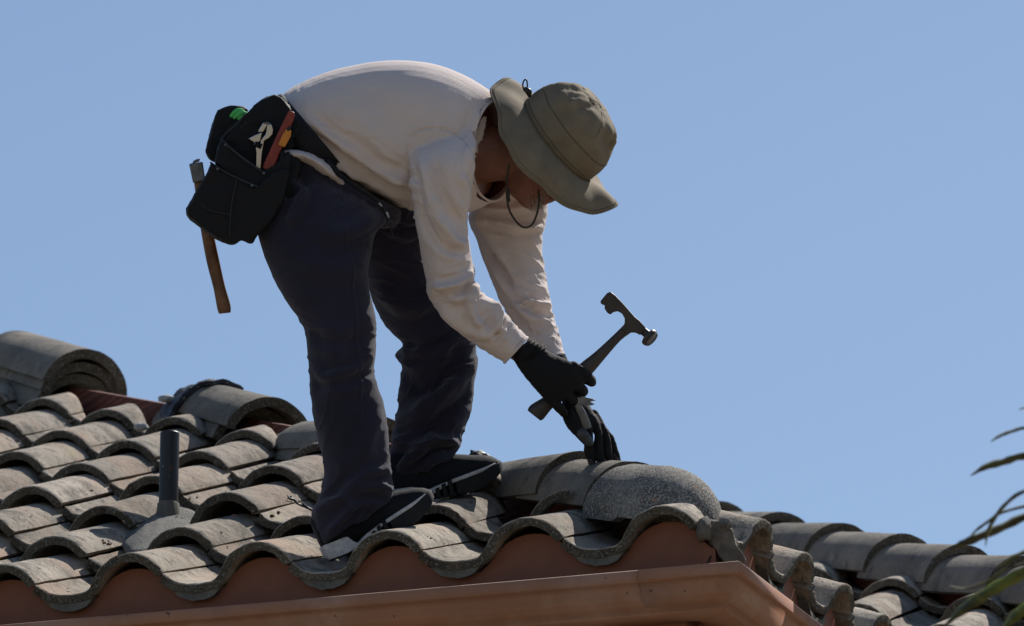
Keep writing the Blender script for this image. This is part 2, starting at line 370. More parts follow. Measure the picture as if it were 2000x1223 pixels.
def roof_slope(house, name, C, X, H, ncol, s0, ncourse, clip, sgn=1, rough_eave=False, skip=(), window=True, slope_to=4.2):
    """C eave/hip corner, X eave direction seen from outside left to right, H horizontal direction up the slope; columns run away from the corner"""
    U = (H * math.cos(AL) + Z_ * math.sin(AL))
    N = X.cross(U)
    away = -X if sgn > 0 else X
    # felt underlay, real sheet under the tiles
    dn = N * -.03
    slope_to = ncourse * TL; WD = ncol * TP + s0 * sgn * 0 + (s0 if sgn < 0 else s0 - TP)
    E0 = C + H * .03 + dn; v = [E0 + away * .03 - N * .0, E0 + away * WD, E0 + away * WD + U * slope_to, E0 + away * (slope_to * math.cos(AL)) + U * slope_to]
    lo = [p - N * .02 for p in v]
    sl_ = mk(name, v + lo, [(0, 1, 2, 3), (7, 6, 5, 4), (0, 4, 5, 1), (1, 5, 6, 2), (2, 6, 7, 3), (3, 7, 4, 0)], M['darkpaper'], house, False); recalc(sl_.data)
    rnd = random.Random(hash(name) % 1000 if False else len(name))
    for j in range(ncourse):
        for i in range(-1, ncol):
            x_off = s0 + TP * i + (.024 if (i > 0 and name == 'front_roof_slope') else 0)
            jx = rnd.uniform(-.003, .003) if j else 0
            if j == 0:
                pit = AL - R(7.6); O = C + away * 0 + Z_ * (.004 if sgn > 0 else .022)
            else:
                pit = AL - R(5.6 + rnd.uniform(-.7, .7)); O = C + U * (TL * j) + N * .029
                if j == 1: O += N * -.026
                if j == 2: O += N * -.008
            UU = H * math.cos(pit) + Z_ * math.sin(pit)
            org = O - X * (x_off + jx) * (1 if sgn > 0 else -1) + U * rnd.uniform(-.004, .004) * (j > 0) if sgn > 0 else O + X * (x_off + jx)
            m = fr(org, X, UU) @ Matrix.Rotation(R(rnd.uniform(-1.0, 1.0)) * (j > 0), 4, 'Z') @ Matrix.Rotation(R(rnd.uniform(-1.2, 1.2)) * (j > 0), 4, 'Y')
            key = rnd.randrange(6)
            if i == 1 and name == 'front_roof_slope': m = m @ Matrix.Diagonal((1 + .024 / TP, 1, 1, 1))
            if (i, j) in skip: continue
            cen = m @ Vector((TP * .6, .2, .04)); px = PX(cen)
            me = (ROUGH[key % 3] if rough_eave and j == 0 else TILES[key])
            # clip at the hip: keep points on this side of the vertical hip plane
            (pc, pn) = clip
            if name in ('front_roof_slope', 'side_roof_slope') and j == 0: pc = C
            cs = [(m @ Vector(c) - pc).dot(pn) for c in ((0, 0, 0), (TP * 1.03, 0, 0), (0, .4, 0), (TP * 1.03, .4, 0))]
            if max(cs) < 0: continue
            if min(cs) < 0:
                me = me.copy(); bm = bmesh.new(); bm.from_mesh(me); mi = m.inverted()
                lp = mi @ pc; ln = (mi.to_3x3() @ pn).normalized()
                geom = bm.verts[:] + bm.edges[:] + bm.faces[:]
                r = bmesh.ops.bisect_plane(bm, geom=geom, plane_co=lp, plane_no=-ln, clear_outer=True)
                ed = [e for e in r['geom_cut'] if isinstance(e, bmesh.types.BMEdge)]
                try: bmesh.ops.holes_fill(bm, edges=ed, sides=0)
                except Exception: pass
                if max(cs) < .05 or len(bm.faces) < 30: bm.free(); bpy.data.meshes.remove(me); continue
                bm.to_mesh(me); bm.free()
            link('roof_tile', me, None, sl_, matrix=m)
    return sl_
house = empty('house', C0 + A_ * -3 + B_ * 3 - Z_ * ZC, 'terracotta painted house corner under the grey tiled hip roof', 'house')
HIPD = (B_ - A_ + Z_ * math.tan(AL)).normalized()
hipn = (A_ + B_).normalized()        # across the hip, horizontal
S0F = .3805   # left edge of the last full front tile
front = roof_slope(house, 'front_roof_slope', C0, A_, B_, 11, S0F, 10, (C0 - hipn * .095, -hipn), 1)
right = roof_slope(house, 'side_roof_slope', C0, B_, -A_, 12, TP * .06, 8, (C0 + hipn * .075, hipn), -1, True)
# main roof behind, its hip running down to the right
C2 = C0 + A_ * 1.0 + B_ * 1.66 - Z_ * .042
back = roof_slope(house, 'rear_roof_slope', C2, A_, B_, 14, .1, 12, (C2 - hipn * .055, -hipn), 1, slope_to=5)

# ------------------------------------------------------------------ eave closures, fascia, gutter, soffit, walls
def under(xn):  # underside height of the tile profile at fraction
    return np.interp(xn, PROF[:, 0], PROF[:, 1]) - .024
def closure(name, C, X, H, off, n, sgn, start, parent, e0=.004):
    """painted bird stop with a scalloped top behind the tile ends; one block per tile"""
    for i in range(n):
        pts = []
        for k in range(17):
            f = k / 16 if not (sgn < 0 and i == 0) else max(k / 16, .06 + k * 1e-4); z = under(f) + (.0 if f < .97 else -.002)
            base = C + H * off + Z_ * (e0 + z - .002)
            p = base - X * (start + TP * i + .024 * (i > 0)) + X * (f * (TP + .024 * (i == 1))) if sgn > 0 else base + X * (start + TP * i) + X * (f * TP)
            pts.append(p)
        if sgn > 0 and i == -1: continue
        bot = [Vector((p.x, p.y, C.z - .105)) for p in pts]
        fr_ = pts + bot; bk = [p + H * .055 for p in fr_]; m_ = len(pts); q = 2 * m_
        vs = fr_ + bk; fs = []
        for k in range(m_ - 1):
            fs += [(k, k + 1, m_ + k + 1, m_ + k), (q + k, q + m_ + k, q + m_ + k + 1, q + k + 1), (k, q + k, q + k + 1, k + 1), (m_ + k, m_ + k + 1, q + m_ + k + 1, q + m_ + k)]
        fs += [(0, m_, q + m_, q), (m_ - 1, q + m_ - 1, q + 2 * m_ - 1, 2 * m_ - 1)]
        o = mk(name, vs, fs, M['stucco'], parent); recalc(o.data); autosmooth(o, 40)
closure('eave_closure', C0, A_, B_, .034, 9, 1, S0F - 0 * TP, house)
# corner infill piece between the last tile and the corner (front), and the side closures
closure('eave_closure', C0, B_, -A_, .034, 8, -1, TP * .06, house)
CI = C0 + (B_ - A_) * .034
e1 = S0F - TP
infill_pts = []
for k in range(19):
    f = k / 18; s = e1 - f * (e1 - .034)
    z = under(min(1.0, f * (e1 - .034) / TP)) - .002
    infill_pts.append(C0 + B_ * .034 - A_ * s + Z_ * (.004 + z))
bot = [Vector((p.x, p.y, ZC - .105)) for p in infill_pts]
vs = infill_pts + bot; vs += [p + B_ * .055 - A_ * 0 for p in vs]; m_ = 19; q = 38; fs = []
for k in range(m_ - 1):
    fs += [(k, k + 1, m_ + k + 1, m_ + k), (q + k, q + m_ + k, q + m_ + k + 1, q + k + 1), (k, q + k, q + k + 1, k + 1), (m_ + k, m_ + k + 1, q + m_ + k + 1, q + m_ + k)]
fs += [(0, m_, q + m_, q), (m_ - 1, q + m_ - 1, q + 2 * m_ - 1, 2 * m_ - 1)]
o = mk('eave_closure', vs, fs, M['stucco'], house); recalc(o.data); autosmooth(o, 40)
# pan nose: second thickness of mortar bedding in each pan valley at the eave
def bedding(C, X, H, sgn, start, n, parent):
    for i in range(n):
        rings = []
        for yy in (.010, .05):
            r = []
            ff = np.linspace(.02, .50, 13)
            top = [(f, np.interp(f, PROF[:, 0], PROF[:, 1]) - .019) for f in ff]
            low = [(f, np.interp(f, PROF[:, 0], PROF[:, 1]) - .019 - .022 * math.sin(math.pi * min(1, max(0, (f - .02) / .48))) ** .6) for f in ff[::-1]]
            for f, z in top + low:
                z += noise.noise(Vector((f * 20, i * 3, 0))) * .003
                base = C + H * yy + Z_ * (.004 + z + yy * math.tan(AL - R(9)))
                r.append(base - X * (start + TP * i + .024 * (i > 0)) + X * f * TP if sgn > 0 else base + X * (start + TP * i + f * TP))
            rings.append(r)
        vs, fs = loft(rings); o = mk('mortar_and_filler', vs, fs, M['mortar'], parent); recalc(o.data); autosmooth(o, 40)
bedding(C0, A_, B_, 1, S0F, 8, house)
bedding(C0, B_, -A_, -1, TP * .06, 8, house)

GO = .045; GD = .067           # gutter lip stands this far outside the tile ends and this far below the pans
GPROF = [(-.012, -.001), (-.0005, 0), (.0, -.001), (.0, -.0245), (-.0010, -.0255), (-.010, -.0270), (-.016, -.040), (-.020, -.056), (-.028, -.068), (-.042, -.078), (-.048, -.081), (-.049, -.090), (-.056, -.094), (-.135, -.094), (-.135, -.02)]
def gline(prof, far1, far2):
    """mitred strip: profile (outset from lip, height) run along the front eave, round the corner, along the side eave"""
    rows = []
    for o_, z in prof:
        oo = GO + o_; zz = ZC - GD + z
        cor = C0 + A_ * oo - B_ * oo; cor.z = zz
        f = C0 - A_ * far1 - B_ * oo; f.z = zz; s = C0 + B_ * far2 + A_ * oo; s.z = zz
        rows.append((f, cor, s))
    return rows
rows = gline(GPROF, 6.0, 6.0)
def strip(rows, c0, c1, name, mt, par, th=.0012):
    n = len(rows); vs = [r[c0] for r in rows] + [r[c1] for r in rows]
    fs = [(i, i + 1, n + i + 1, n + i) for i in range(n - 1)]
    o = mk(name, vs, fs, mt, par); recalc(o.data); solid(o, th, 0); autosmooth(o, 10); return o
gut = empty('gutter', C0 + A_ * GO - B_ * GO - Z_ * GD); setpar(gut, house)
strip(rows, 0, 1, 'gutter_run', M['gutter'], gut); strip(rows, 1, 2, 'gutter_run', M['gutter'], gut)
# slip joint band near the corner, and hanger screws
prj = [(o_ + .0022, z + .0012) for o_, z in GPROF[1:11]]
jr = gline(prj, .19, .36); strip(jr, 0, 1, 'slip_joint', M['gutter'], gut, .001); strip(jr, 1, 2, 'slip_joint', M['gutter'], gut, .001)
# fascia boards and sub-fascia
def slab(name, p0, p1, inn, zt, zb, th, mt, par):
    d = (p1 - p0); v = []
    for p in (p0, p1):
        for k in (0, 1):
            for z in (zt, zb):
                q_ = p + inn * (th * k); v.append(Vector((q_.x, q_.y, z)))
    o = mk(name, v, [(0, 1, 5, 4), (2, 6, 7, 3), (0, 4, 6, 2), (1, 3, 7, 5), (0, 2, 3, 1), (4, 5, 7, 6)], mt, par, False); recalc(o.data); return o
fi = .092
slab('fascia_board', C0 + (B_ - A_) * fi - A_ * 6, C0 + (B_ - A_) * fi, B_, ZC - .03, ZC - .24, .03, M['stucco'], house)
slab('fascia_board', C0 + (B_ - A_) * (fi), C0 + (B_ - A_) * fi + B_ * 6, -A_, ZC - .032, ZC - .241, .03, M['stucco'], house)
M['soffitwood'] = mat('brown_soffit_wood', (.16, .075, .04), .7, .3, var=(.09, .042, .025), vscale=20, bump=((60, .4, .003),)); grain(M['soffitwood'], (.07, .032, .02))
for k in range(5):     # soffit boards running along both eaves
    o1 = fi + .032 + .11 * k; zt = ZC - .225 + .001 * k
    slab('soffit_board', C0 + (B_ - A_) * o1 - A_ * 6, C0 + (B_ - A_) * o1, B_, zt, zt - .018, .106, M['soffitwood'], house)
    slab('soffit_board', C0 + (B_ - A_) * (o1 + .106) - B_ * .0, C0 + (B_ - A_) * (o1 + .106) + B_ * 5, -A_ * -1, zt, zt - .018, .106, M['soffitwood'], house)
wi = .62
slab('wall', C0 + (B_ - A_) * wi - A_ * 6, C0 + (B_ - A_) * wi, B_, ZC - .2, 0, .2, M['wall'], house)
slab('wall', C0 + (B_ - A_) * (wi) + B_ * .202, C0 + (B_ - A_) * wi + B_ * 3.0, -A_, ZC - .2, 0, .2, M['wall'], house)
slab('wall', C2 + (B_ - A_) * wi - A_ * 2, C2 + (B_ - A_) * wi, B_, ZC - .1, 0, .2, M['wall'], house)
slab('wall', C2 + (B_ - A_) * (wi) + B_ * .202, C2 + (B_ - A_) * wi + B_ * 5, -A_, ZC - .1, 0, .2, M['wall'], house)
slab('fascia_board', C2 + (B_ - A_) * .05 - A_ * 1.5, C2 + (B_ - A_) * .05, B_, ZC - .03, ZC - .24, .03, M['stucco'], house)

# ------------------------------------------------------------------ hip tiles
HU = HIPD; HX = hipn; HN = HX.cross(HU).normalized()
if HN.z < 0: HN = -HN
def hip_mesh(seed, length=.40, r0=.122, r1=.112, th=.024, arc=80, chip=0.0, mt=None, cap=False, skirt=.012):
    vs = []; n = 27; ys = [0, .004, .02, .08, .16, .24, .32, length - .006, length]
    sc_ = [1] * len(ys)
    if cap:
        ys = [0, .03, .06, .1, length - .012, length]; lead = []
        for a_ in (88, 80, 70, 60, 50, 40, 30, 20, 10): lead.append((-math.sin(R(a_)) * r0 * 1.15, max(.06, math.cos(R(a_)))))
        ysc = lead + [(y, 1) for y in ys]; ys = [y for y, s_ in ysc]; sc_ = [s_ for y, s_ in ysc]
    for lay in (0, 1):
        for yi, y in enumerate(ys):
            r = (r0 + (r1 - r0) * max(0, y) / length) * 1.0 - th * lay
            for k in range(n):
                a_ = R(-arc + 2 * arc * k / (n - 1)); yy = y
                if yi == 0 and not cap: yy += abs(noise.noise(Vector((k * .9, seed * 5.1, lay)))) * .007 + chip * max(0, math.sin(a_ * 3 + seed)) * .5
                if yi == len(ys) - 1: yy -= chip * (abs(noise.noise(Vector((k * .25, seed * 9.1, 0)))))
                x = math.sin(a_) * r * sc_[yi]; z = math.cos(a_) * r * sc_[yi]
                if k in (0, n - 1): z -= skirt
                if cap and sc_[yi] < 1: x = math.sin(a_) * max(.002, r0 * sc_[yi] - th * lay); z = math.cos(a_) * max(.002, r0 * sc_[yi] - th * lay)
                if abs(math.degrees(a_)) > 70: x *= 1.0
                v = noise.noise_vector(Vector((x, yy, z)) * 40 + Vector((seed * 3.7, 0, 0))) * .0018
                vs.append(Vector((x, yy, z)) + v)
    m = len(ys); q = m * n; fs = []
    for yi in range(m - 1):
        for i in range(n - 1):
            a = yi * n + i; fs.append((a, a + 1, a + n + 1, a + n)); fs.append((q + a, q + a + n, q + a + n + 1, q + a + 1))
    for i in range(n - 1):
        fs.append((i, q + i, q + i + 1, i + 1)); a = (m - 1) * n + i; fs.append((a, a + 1, q + a + 1, q + a))
    for yi in range(m - 1):
        a = yi * n; fs.append((a, a + n, q + a + n, q + a)); a += n - 1; fs.append((a, q + a, q + a + n, a + n))
    me = bpy.data.meshes.new('hip_tile'); me.from_pydata([tuple(v) for v in vs], [], fs); me.materials.append(mt or M['hiptile'])
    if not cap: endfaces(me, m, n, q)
    recalc(me)
    me.polygons.foreach_set('use_smooth', [True] * len(me.polygons))
    bm = bmesh.new(); bm.from_mesh(me)
    for e in bm.edges: e.smooth = not (len(e.link_faces) == 2 and e.calc_face_angle(0) > R(50))
    bm.to_mesh(me); bm.free(); return me
HIPM = [hip_mesh(i) for i in range(5)]
def hip_t(x, C=C0, h=.14):
    t = .5
    for _ in range(12): t += (PX(C + (B_ - A_ + Z_ * math.tan(AL)) * t + Z_ * h)[0] - x) / 500
    return t
HC = .020        # hip tile axis above the plane of the pans
def hip_mat(x, lvl=0.0, tilt=0.0, yaw=0.0, C=C0, side=0.0, dz=0.0, roll=0.0):
    """matrix of a hip tile whose lower-end crest stands at photograph column x"""
    t = hip_t(x, C); O = C + (B_ - A_ + Z_ * math.tan(AL)) * t + Z_ * (HC + dz) + HN * lvl + HX * side
    return fr(O, HX, HU) @ Matrix.Rotation(R(tilt), 4, 'X') @ Matrix.Rotation(R(yaw), 4, 'Z') @ Matrix.Rotation(R(roll), 4, 'Y')
hip = empty('hip_ridge', C0 + HIPD * .2); setpar(hip, house)
# timber hip board
bt = [C0 + (B_ - A_ + Z_ * math.tan(AL)) * t for t in (.25, 2.9)]
v = []
for p in bt:
    for sx in (-1, 1):
        for z in (-.08, .084): v.append(p + HX * .02 * sx + Z_ * z)
o = mk('hip_board', v, [(0, 1, 3, 2), (4, 6, 7, 5), (0, 4, 5, 1), (2, 3, 7, 6), (0, 2, 6, 4), (1, 5, 7, 3)], M['wood'], hip, False); recalc(o.data); bevel(o, .003)
# fixed: end cap, the tile on top of it
capm = hip_mesh(40, .165, .134, .1305, cap=True, mt=M['captile'], arc=88); capm.name = 'hip_end_cap'
o = link('hip_end_cap', capm, None, hip, matrix=hip_mat(1296, -.012, -1.5)); tag(o, label='speckled rounded end tile closing the hip at the corner')
link('hip_tile', HIPM[0], None, hip, matrix=hip_mat(1134, .002, -6.5))
link('hip_tile', hip_mesh(44, .40, .1255, .114), None, hip, matrix=hip_mat(1232, -.006, -1.5))
v = []
for t in (hip_t(95), 3.4):
    p = C0 + (B_ - A_ + Z_ * math.tan(AL)) * t
    for sx, z in ((-.085, -.03), (-.07, .06), (-.03, .105), (.03, .105), (.07, .06), (.085, -.03)): v.append(p + HX * sx + Z_ * z)
o = mk('mortar_and_filler', v, [(0, 1, 2, 3, 4, 5), (11, 10, 9, 8, 7, 6)] + [(i, (i + 1) % 6, (i + 1) % 6 + 6, i + 6) for i in range(6)], M['mortar'], hip, False); recalc(o.data)  # dark filler block added inside the left stack, standing for its shaded hollow
# second hip on the main roof behind
for k in range(13):
    x = 1994 - 119 * k + (0 if k < 6 else 0)
    if x < 1100: break
    link('hip_tile', HIPM[k % 5], None, hip, matrix=hip_mat(x, .034, -3.4 + (k % 3) * .5, C=C2))
for k in range(1, 3):
    link('hip_tile', HIPM[(k + 2) % 5], None, hip, matrix=hip_mat(1994 + 119 * k, .034, -3.0, C=C2))
# loose and lifted hip tiles
def loose(x, lvl, tilt, label, mesh, yaw=0, side=0, dz=0, roll=0, grp='hip tiles lifted and stacked along the hip'):
    o = link('hip_tile', mesh, None, None, matrix=hip_mat(x, lvl, tilt, yaw, side=side, dz=dz, roll=roll)); tag(o, label, 'roof tile', grp); return o
LS = dict(arc=70, skirt=.004, th=.026)
loose(152, -.032, 2.5, 'grey hip tile, lowest of the three nested at the far left', hip_mesh(50, .44, .132, .126, arc=78, skirt=.006, th=.026))
loose(156, .003, 3.0, 'grey hip tile, middle one of the three nested at the far left', hip_mesh(51, .44, .130, .124, **LS))
loose(160, .040, 3.2, 'grey hip tile, topmost of the three nested at the far left', hip_mesh(52, .50, .132, .126, arc=80, skirt=.006, th=.028), yaw=2, roll=7)
loose(500, -.034, 1, 'lower hip tile of the pair under the black membrane scrap', hip_mesh(53, .46, .128, .120, chip=.02, arc=72, skirt=.004))
loose(522, -.002, 2.5, 'upper hip tile of the pair, black membrane scrap on its end', hip_mesh(54, .41, .128, .120, **LS))
loose(728, -.036, -3, 'lower hip tile with broken pinkish end, behind the near trouser leg', hip_mesh(55, .47, .126, .120, chip=.06, arc=74, skirt=.004))
loose(740, -.004, -4.5, 'upper hip tile of the pair behind the near trouser leg', hip_mesh(56, .44, .128, .120, chip=.03, **LS))
for C_, t0_, t1_ in ((C2, .2, 5.0),):
    v = []
    for t in (t0_, t1_):
        p = C_ + (B_ - A_ + Z_ * math.tan(AL)) * t
        for sx in (-1, 1):
            for z in (-.08, .095): v.append(p + HX * .03 * sx + Z_ * z)
    o = mk('hip_board', v, [(0, 1, 3, 2), (4, 6, 7, 5), (0, 4, 5, 1), (2, 3, 7, 6), (0, 2, 6, 4), (1, 5, 7, 3)], M['wood'], hip, False); recalc(o.data)
roof_slope(house, 'rear_side_slope', C2, B_, -A_, 12, TP * .1, 10, (C2 + hipn * .004, hipn), -1)

# ------------------------------------------------------------------ vent pipe and its mortar flashing
def onroof(x, y, h=0.0, C=C0):
    """point on the front roof plane (raised h) seen at photograph x, y"""
    U = B_ * math.cos(AL) + Z_ * math.sin(AL); N = A_.cross(U)
    d = (W(x, y, 0) - CAM); t = ((C + N * h) - CAM).dot(N) / d.dot(N); return CAM + d * t
UF = B_ * math.cos(AL) + Z_ * math.sin(AL); NF = A_.cross(UF)
vp = onroof(328, 1002, .05)
vent = empty('vent_pipe', vp, 'black painted vent pipe standing in a mortar collar on the tiles', 'vent pipe')
def cyl(c, ax, r, h, n=28, r2=None, hollow=None):
    z = ax.normalized(); x = z.orthogonal().normalized(); y = z.cross(x); r2 = r2 or r
    seq = [(0, r), (.003, r + 0), (h - .002, r2), (h, r2 - .0015)]
    if hollow: seq += [(h, hollow), (h - .08, hollow)]
    return loft([[c + z * t + x * rr * math.cos(2 * math.pi * k / n) + y * rr * math.sin(2 * math.pi * k / n) for k in range(n)] for t, rr in seq])
v, f = cyl(vp - Z_ * .06, Z_ + A_ * .008, .0235, .262, hollow=.019); o = mk('pipe', v, f, M['pipe'], vent); autosmooth(o)
v, f = cyl(vp - Z_ * .03, Z_, .031, .055, r2=.0255); o = mk('mortar_collar', v, f, M['mortar'], vent); jitter(o.data, .003, 60, 2)
# sloped mortar apron
def patch(name, poly, apex, h, mt, par, nr=10, rim=0.0, nseed=3, hb=-.02):
    c = onroof(*apex, 0); rim_ = [onroof(x, y, rim) for x, y in cr(poly + [poly[0]], 4)[:-1]]
    n = len(rim_); rings = []
    for k in range(nr + 1):
        t = k / nr; hh = h * (1 - t ** 1.6)
        rings.append([c.lerp(p, max(t, .02)) + NF * (hh + noise.fractal((c.lerp(p, t)) * 28, 1, 2, 3) * .004) for p in rim_])
    rings.append([p + NF * hb for p in rim_]); rings.append([c.lerp(p, .02) + NF * hb for p in rim_])
    v, f = loft(rings, cap=True); o = mk(name, v, f, mt, par); recalc(o.data); return o
M['apron'] = mat('grey_mortar_apron', (.16, .152, .135), .95, .2, var=(.10, .098, .09), vscale=20, speck=((.33, .32, .3), 300, .55, .66), layers=(((.30, .11, .08), 26, .68, .74),), bump=((200, .7, .003),))
patch('mortar_apron', [(300, 1006), (332, 1012), (372, 1000), (398, 1012), (372, 1034), (330, 1062), (296, 1078), (262, 1082), (240, 1066), (232, 1046), (262, 1032)], (322, 1030), .052, M['apron'], vent, rim=.022)

# ------------------------------------------------------------------ membrane scrap, mortar lumps, wire and crumbs
def hip_patch(name, xc, a0, a1, y0, y1, r, mt, label, cat, seed, lvl=.0, th=.006, parent=None, dip=0):
    m = hip_mat(xc, lvl, 1); vs = []; na, ny = 22, 9
    for lay in (0, 1):
        for i in range(na):
            a = R(a0 + (a1 - a0) * i / (na - 1))
            for k in range(ny):
                y = y0 + (y1 - y0) * k / (ny - 1) + .02 * noise.noise(Vector((i * .35, k * .3, seed)))
                rr = r + .010 * noise.noise(Vector((i * .4, k * .5, seed + 9))) - th * lay + dip * abs(k / (ny - 1))
                vs.append(m @ Vector((math.sin(a) * rr, y, math.cos(a) * rr)))
    q = na * ny; fs = []
    for i in range(na - 1):
        for k in range(ny - 1):
            a = i * ny + k; fs += [(a, a + 1, a + ny + 1, a + ny), (q + a, q + a + ny, q + a + ny + 1, q + a + 1)]
    for k in range(ny - 1):
        a = k; fs.append((a, q + a, q + a + 1, a + 1)); a = (na - 1) * ny + k; fs.append((a, a + 1, q + a + 1, q + a))
    for i in range(na - 1):
        a = i * ny; fs.append((a, a + ny, q + a + ny, q + a)); a += ny - 1; fs.append((a, q + a, q + a + ny, a + ny))
    o = mk(name, vs, fs, mt, parent); recalc(o.data); autosmooth(o, 60)
    return tag(o, label, cat) if label else o
hip_patch('membrane_scrap', 520, -80, 25, .345, .46, .143, M['membrane'], 'torn black membrane draped over the upper end of a hip tile', 'membrane scrap', 3, dip=-.02, th=.012)
def lump(name, x, y, d, sx, sy, sd, mt, label, cat, seed=0, rough=.25, grp=None, parent=None):
    bm = bmesh.new(); bmesh.ops.create_icosphere(bm, subdivisions=3, radius=1)
    for v in bm.verts:
        k = 1 + rough * noise.fractal(v.co * 1.6 + Vector((seed, 0, 0)), 1, 2, 3)
        v.co = RT * v.co.x * sx / 870 * k + UP * v.co.z * sy / 870 * k + FW * v.co.y * sd * k
    me = bpy.data.meshes.new(name); bm.to_mesh(me); bm.free()
    return tag(link(name, me, mt, parent, W(x, y, d)), label, cat, grp)
def dep(x, y, h=.05): return (onroof(x, y, h) - CAM).dot(FW) - CAMD
def hdep(p): return (p - CAM).dot(FW) - CAMD
hd3 = hdep(hip_mat(385, 0) @ Vector((-.1, .0, .06)))
M['palemortar'] = mat('pale_mortar', (.40, .40, .39), .9, .2, var=(.30, .30, .29), vscale=30, bump=((100, .5, .003),))
lump('mortar_lump', 326, 779, hd3 - .05, 22, 9, .02, M['palemortar'], 'pale mortar lump under the black membrane scrap at its lower edge', 'mortar lump', 1)
lump('mortar_lump', 276, 834, hd3 - .08, 16, 10, .018, M['palemortar'], 'small pale mortar lump above the tiles left of the vent pipe', 'mortar lump', 5)
lump('torn_membrane', 932, 893, .86, 22, 12, .02, M['membrane'], 'small black crumpled membrane piece on the roof beyond the far shoe', 'membrane scrap', 8, .8)
# twisted black wire on the tiles beside the near trouser leg
dw = dep(590, 985, .085)
wp = join([tpx([(562, 968, dw), (566, 974, dw - .01), (574, 976, dw), (583, 985, dw), (597, 990, dw), (610, 997, dw), (618, 1001, dw)], [1.5, 2.5, 3, 2.2, 3.0, 2.5, 3.0], 8),
           tpx([(561, 975, dw), (568, 970, dw), (570, 979, dw)], [1, 2.2, 1], 6), tpx([(578, 985, dw), (586, 980, dw), (594, 986, dw), (603, 992, dw)], [1, 1.6, 2, 1], 6),
           tpx([(557, 978, dw), (566, 980, dw), (575, 984, dw)], [.8, 1.2, .8], 6)])
o = mk('twisted_wire', wp[0], wp[1], M['membrane']); tag(o, 'twisted black wire scrap lying on tiles left of the near trouser leg', 'wire')
rc = random.Random(4); cv = []
for (x, y, r) in [(545, 1000, 5), (531, 1008, 6), (494, 1000, 3), (585, 1013, 5), (575, 1016, 3), (455, 1007, 3), (440, 960, 2), (384, 972, 3), (370, 975, 4), (252, 985, 3), (240, 1018, 3), (205, 1060, 4), (213, 1063, 5), (200, 1056, 3), (120, 1018, 2), (180, 958, 3), (136, 824, 3), (144, 820, 2.5), (842, 1051, 2), (868, 1061, 1.5), (836, 1048, 1.5), (435, 883, 4), (62, 1008, 2), (30, 1040, 2)]:
    for q_ in range(2):
        bm = bmesh.new(); bmesh.ops.create_icosphere(bm, subdivisions=1, radius=1); p = onroof(x + rc.uniform(-3, 3) * q_, y + rc.uniform(-2, 2) * q_, .075)
        cv.append(([p + Vector(v_.co) * r / 870 * rc.uniform(.5, 1) for v_ in bm.verts], [tuple(v_.index for v_ in f_.verts) for f_ in bm.faces])); bm.free()
v, f = join(cv); o = mk('mortar_crumbs', v, f, M['soffitwood']); tag(o, 'dark crumbs of mortar and debris scattered over the tiles', 'crumbs', kind='stuff')

# mortar and broken edge pieces at the corner of the eaves
lump('corner_mortar', 1374, 1034, .03, 17, 24, .03, M['mortar'], None, None, 3, .3, parent=house)
def blob(name, poly, d0, d1, mt, par, seed, vox=.004, amp=.004):
    n = len(poly); vs = [W(x, y, d0) for x, y in poly] + [W(x, y, d1) for x, y in poly]
    fs = [tuple(range(n)), tuple(range(2 * n - 1, n - 1, -1))] + [(i, i + n, (i + 1) % n + n, (i + 1) % n) for i in range(n)]
    me = remesh([(vs, fs)], vox, 3, name); jitter(me, amp, 26, seed); return link(name, me, mt, par)
blob('broken_tile', [(1386, 1016), (1412, 1022), (1430, 1034), (1440, 1066), (1458, 1092), (1452, 1102), (1425, 1104), (1404, 1088), (1388, 1058), (1374, 1030)], .03, .075, M['mortar'], house, 2)

# ================================================================== the roofer
F_ = 1 / 870
worker = empty('person', W(760, 1030, .6), 'roofer in white shirt and khaki sun hat bent over the roof ridge', 'person')

TORSO = [  # back x,y  belly x,y  depth halfdepth shear
 (528, 222, 590, 318, .60, .150, 0, 0), (560, 178, 640, 336, .60, .158, 2, 0), (625, 146, 706, 368, .60, .168, 6, 2),
 (690, 128, 770, 398, .60, .176, 12, 5), (760, 119, 822, 414, .60, .182, 20, 8), (830, 122, 872, 418, .60, .186, 28, 12),
 (888, 138, 915, 412, .60, .180, 34, 14), (935, 162, 940, 398, .59, .150, 36, 16), (968, 186, 955, 392, .58, .112, 38, 18), (985, 204, 948, 389, .57, .100, 42, 22)]
NSL = [ # near sleeve
 (826, 268, 905, 238, .56, .05), (803, 290, 928, 268, .47, .066), (798, 325, 929, 318, .42, .066), (804, 380, 918, 385, .42, .066), (814, 440, 912, 440, .43, .064), (823, 500, 921, 498, .44, .063),
 (832, 548, 926, 535, .45, .064), (836, 578, 934, 560, .455, .066), (860, 612, 950, 577, .46, .064), (892, 645, 972, 592, .47, .060), (926, 672, 992, 617, .475, .054), (958, 693, 1012, 640, .48, .048), (991, 712, 1034, 663, .485, .044)]
FSL = [ # far sleeve
 (960, 330, 1040, 318, .74, .06), (925, 395, 1066, 372, .76, .075), (915, 430, 1069, 420, .76, .080), (930, 470, 1060, 462, .75, .076), (948, 520, 1062, 512, .73, .070), (966, 565, 1067, 552, .71, .066), (985, 603, 1074, 590, .69, .062),
 (1008, 640, 1085, 625, .665, .056), (1034, 672, 1094, 660, .64, .048), (1056, 705, 1103, 697, .62, .042)]
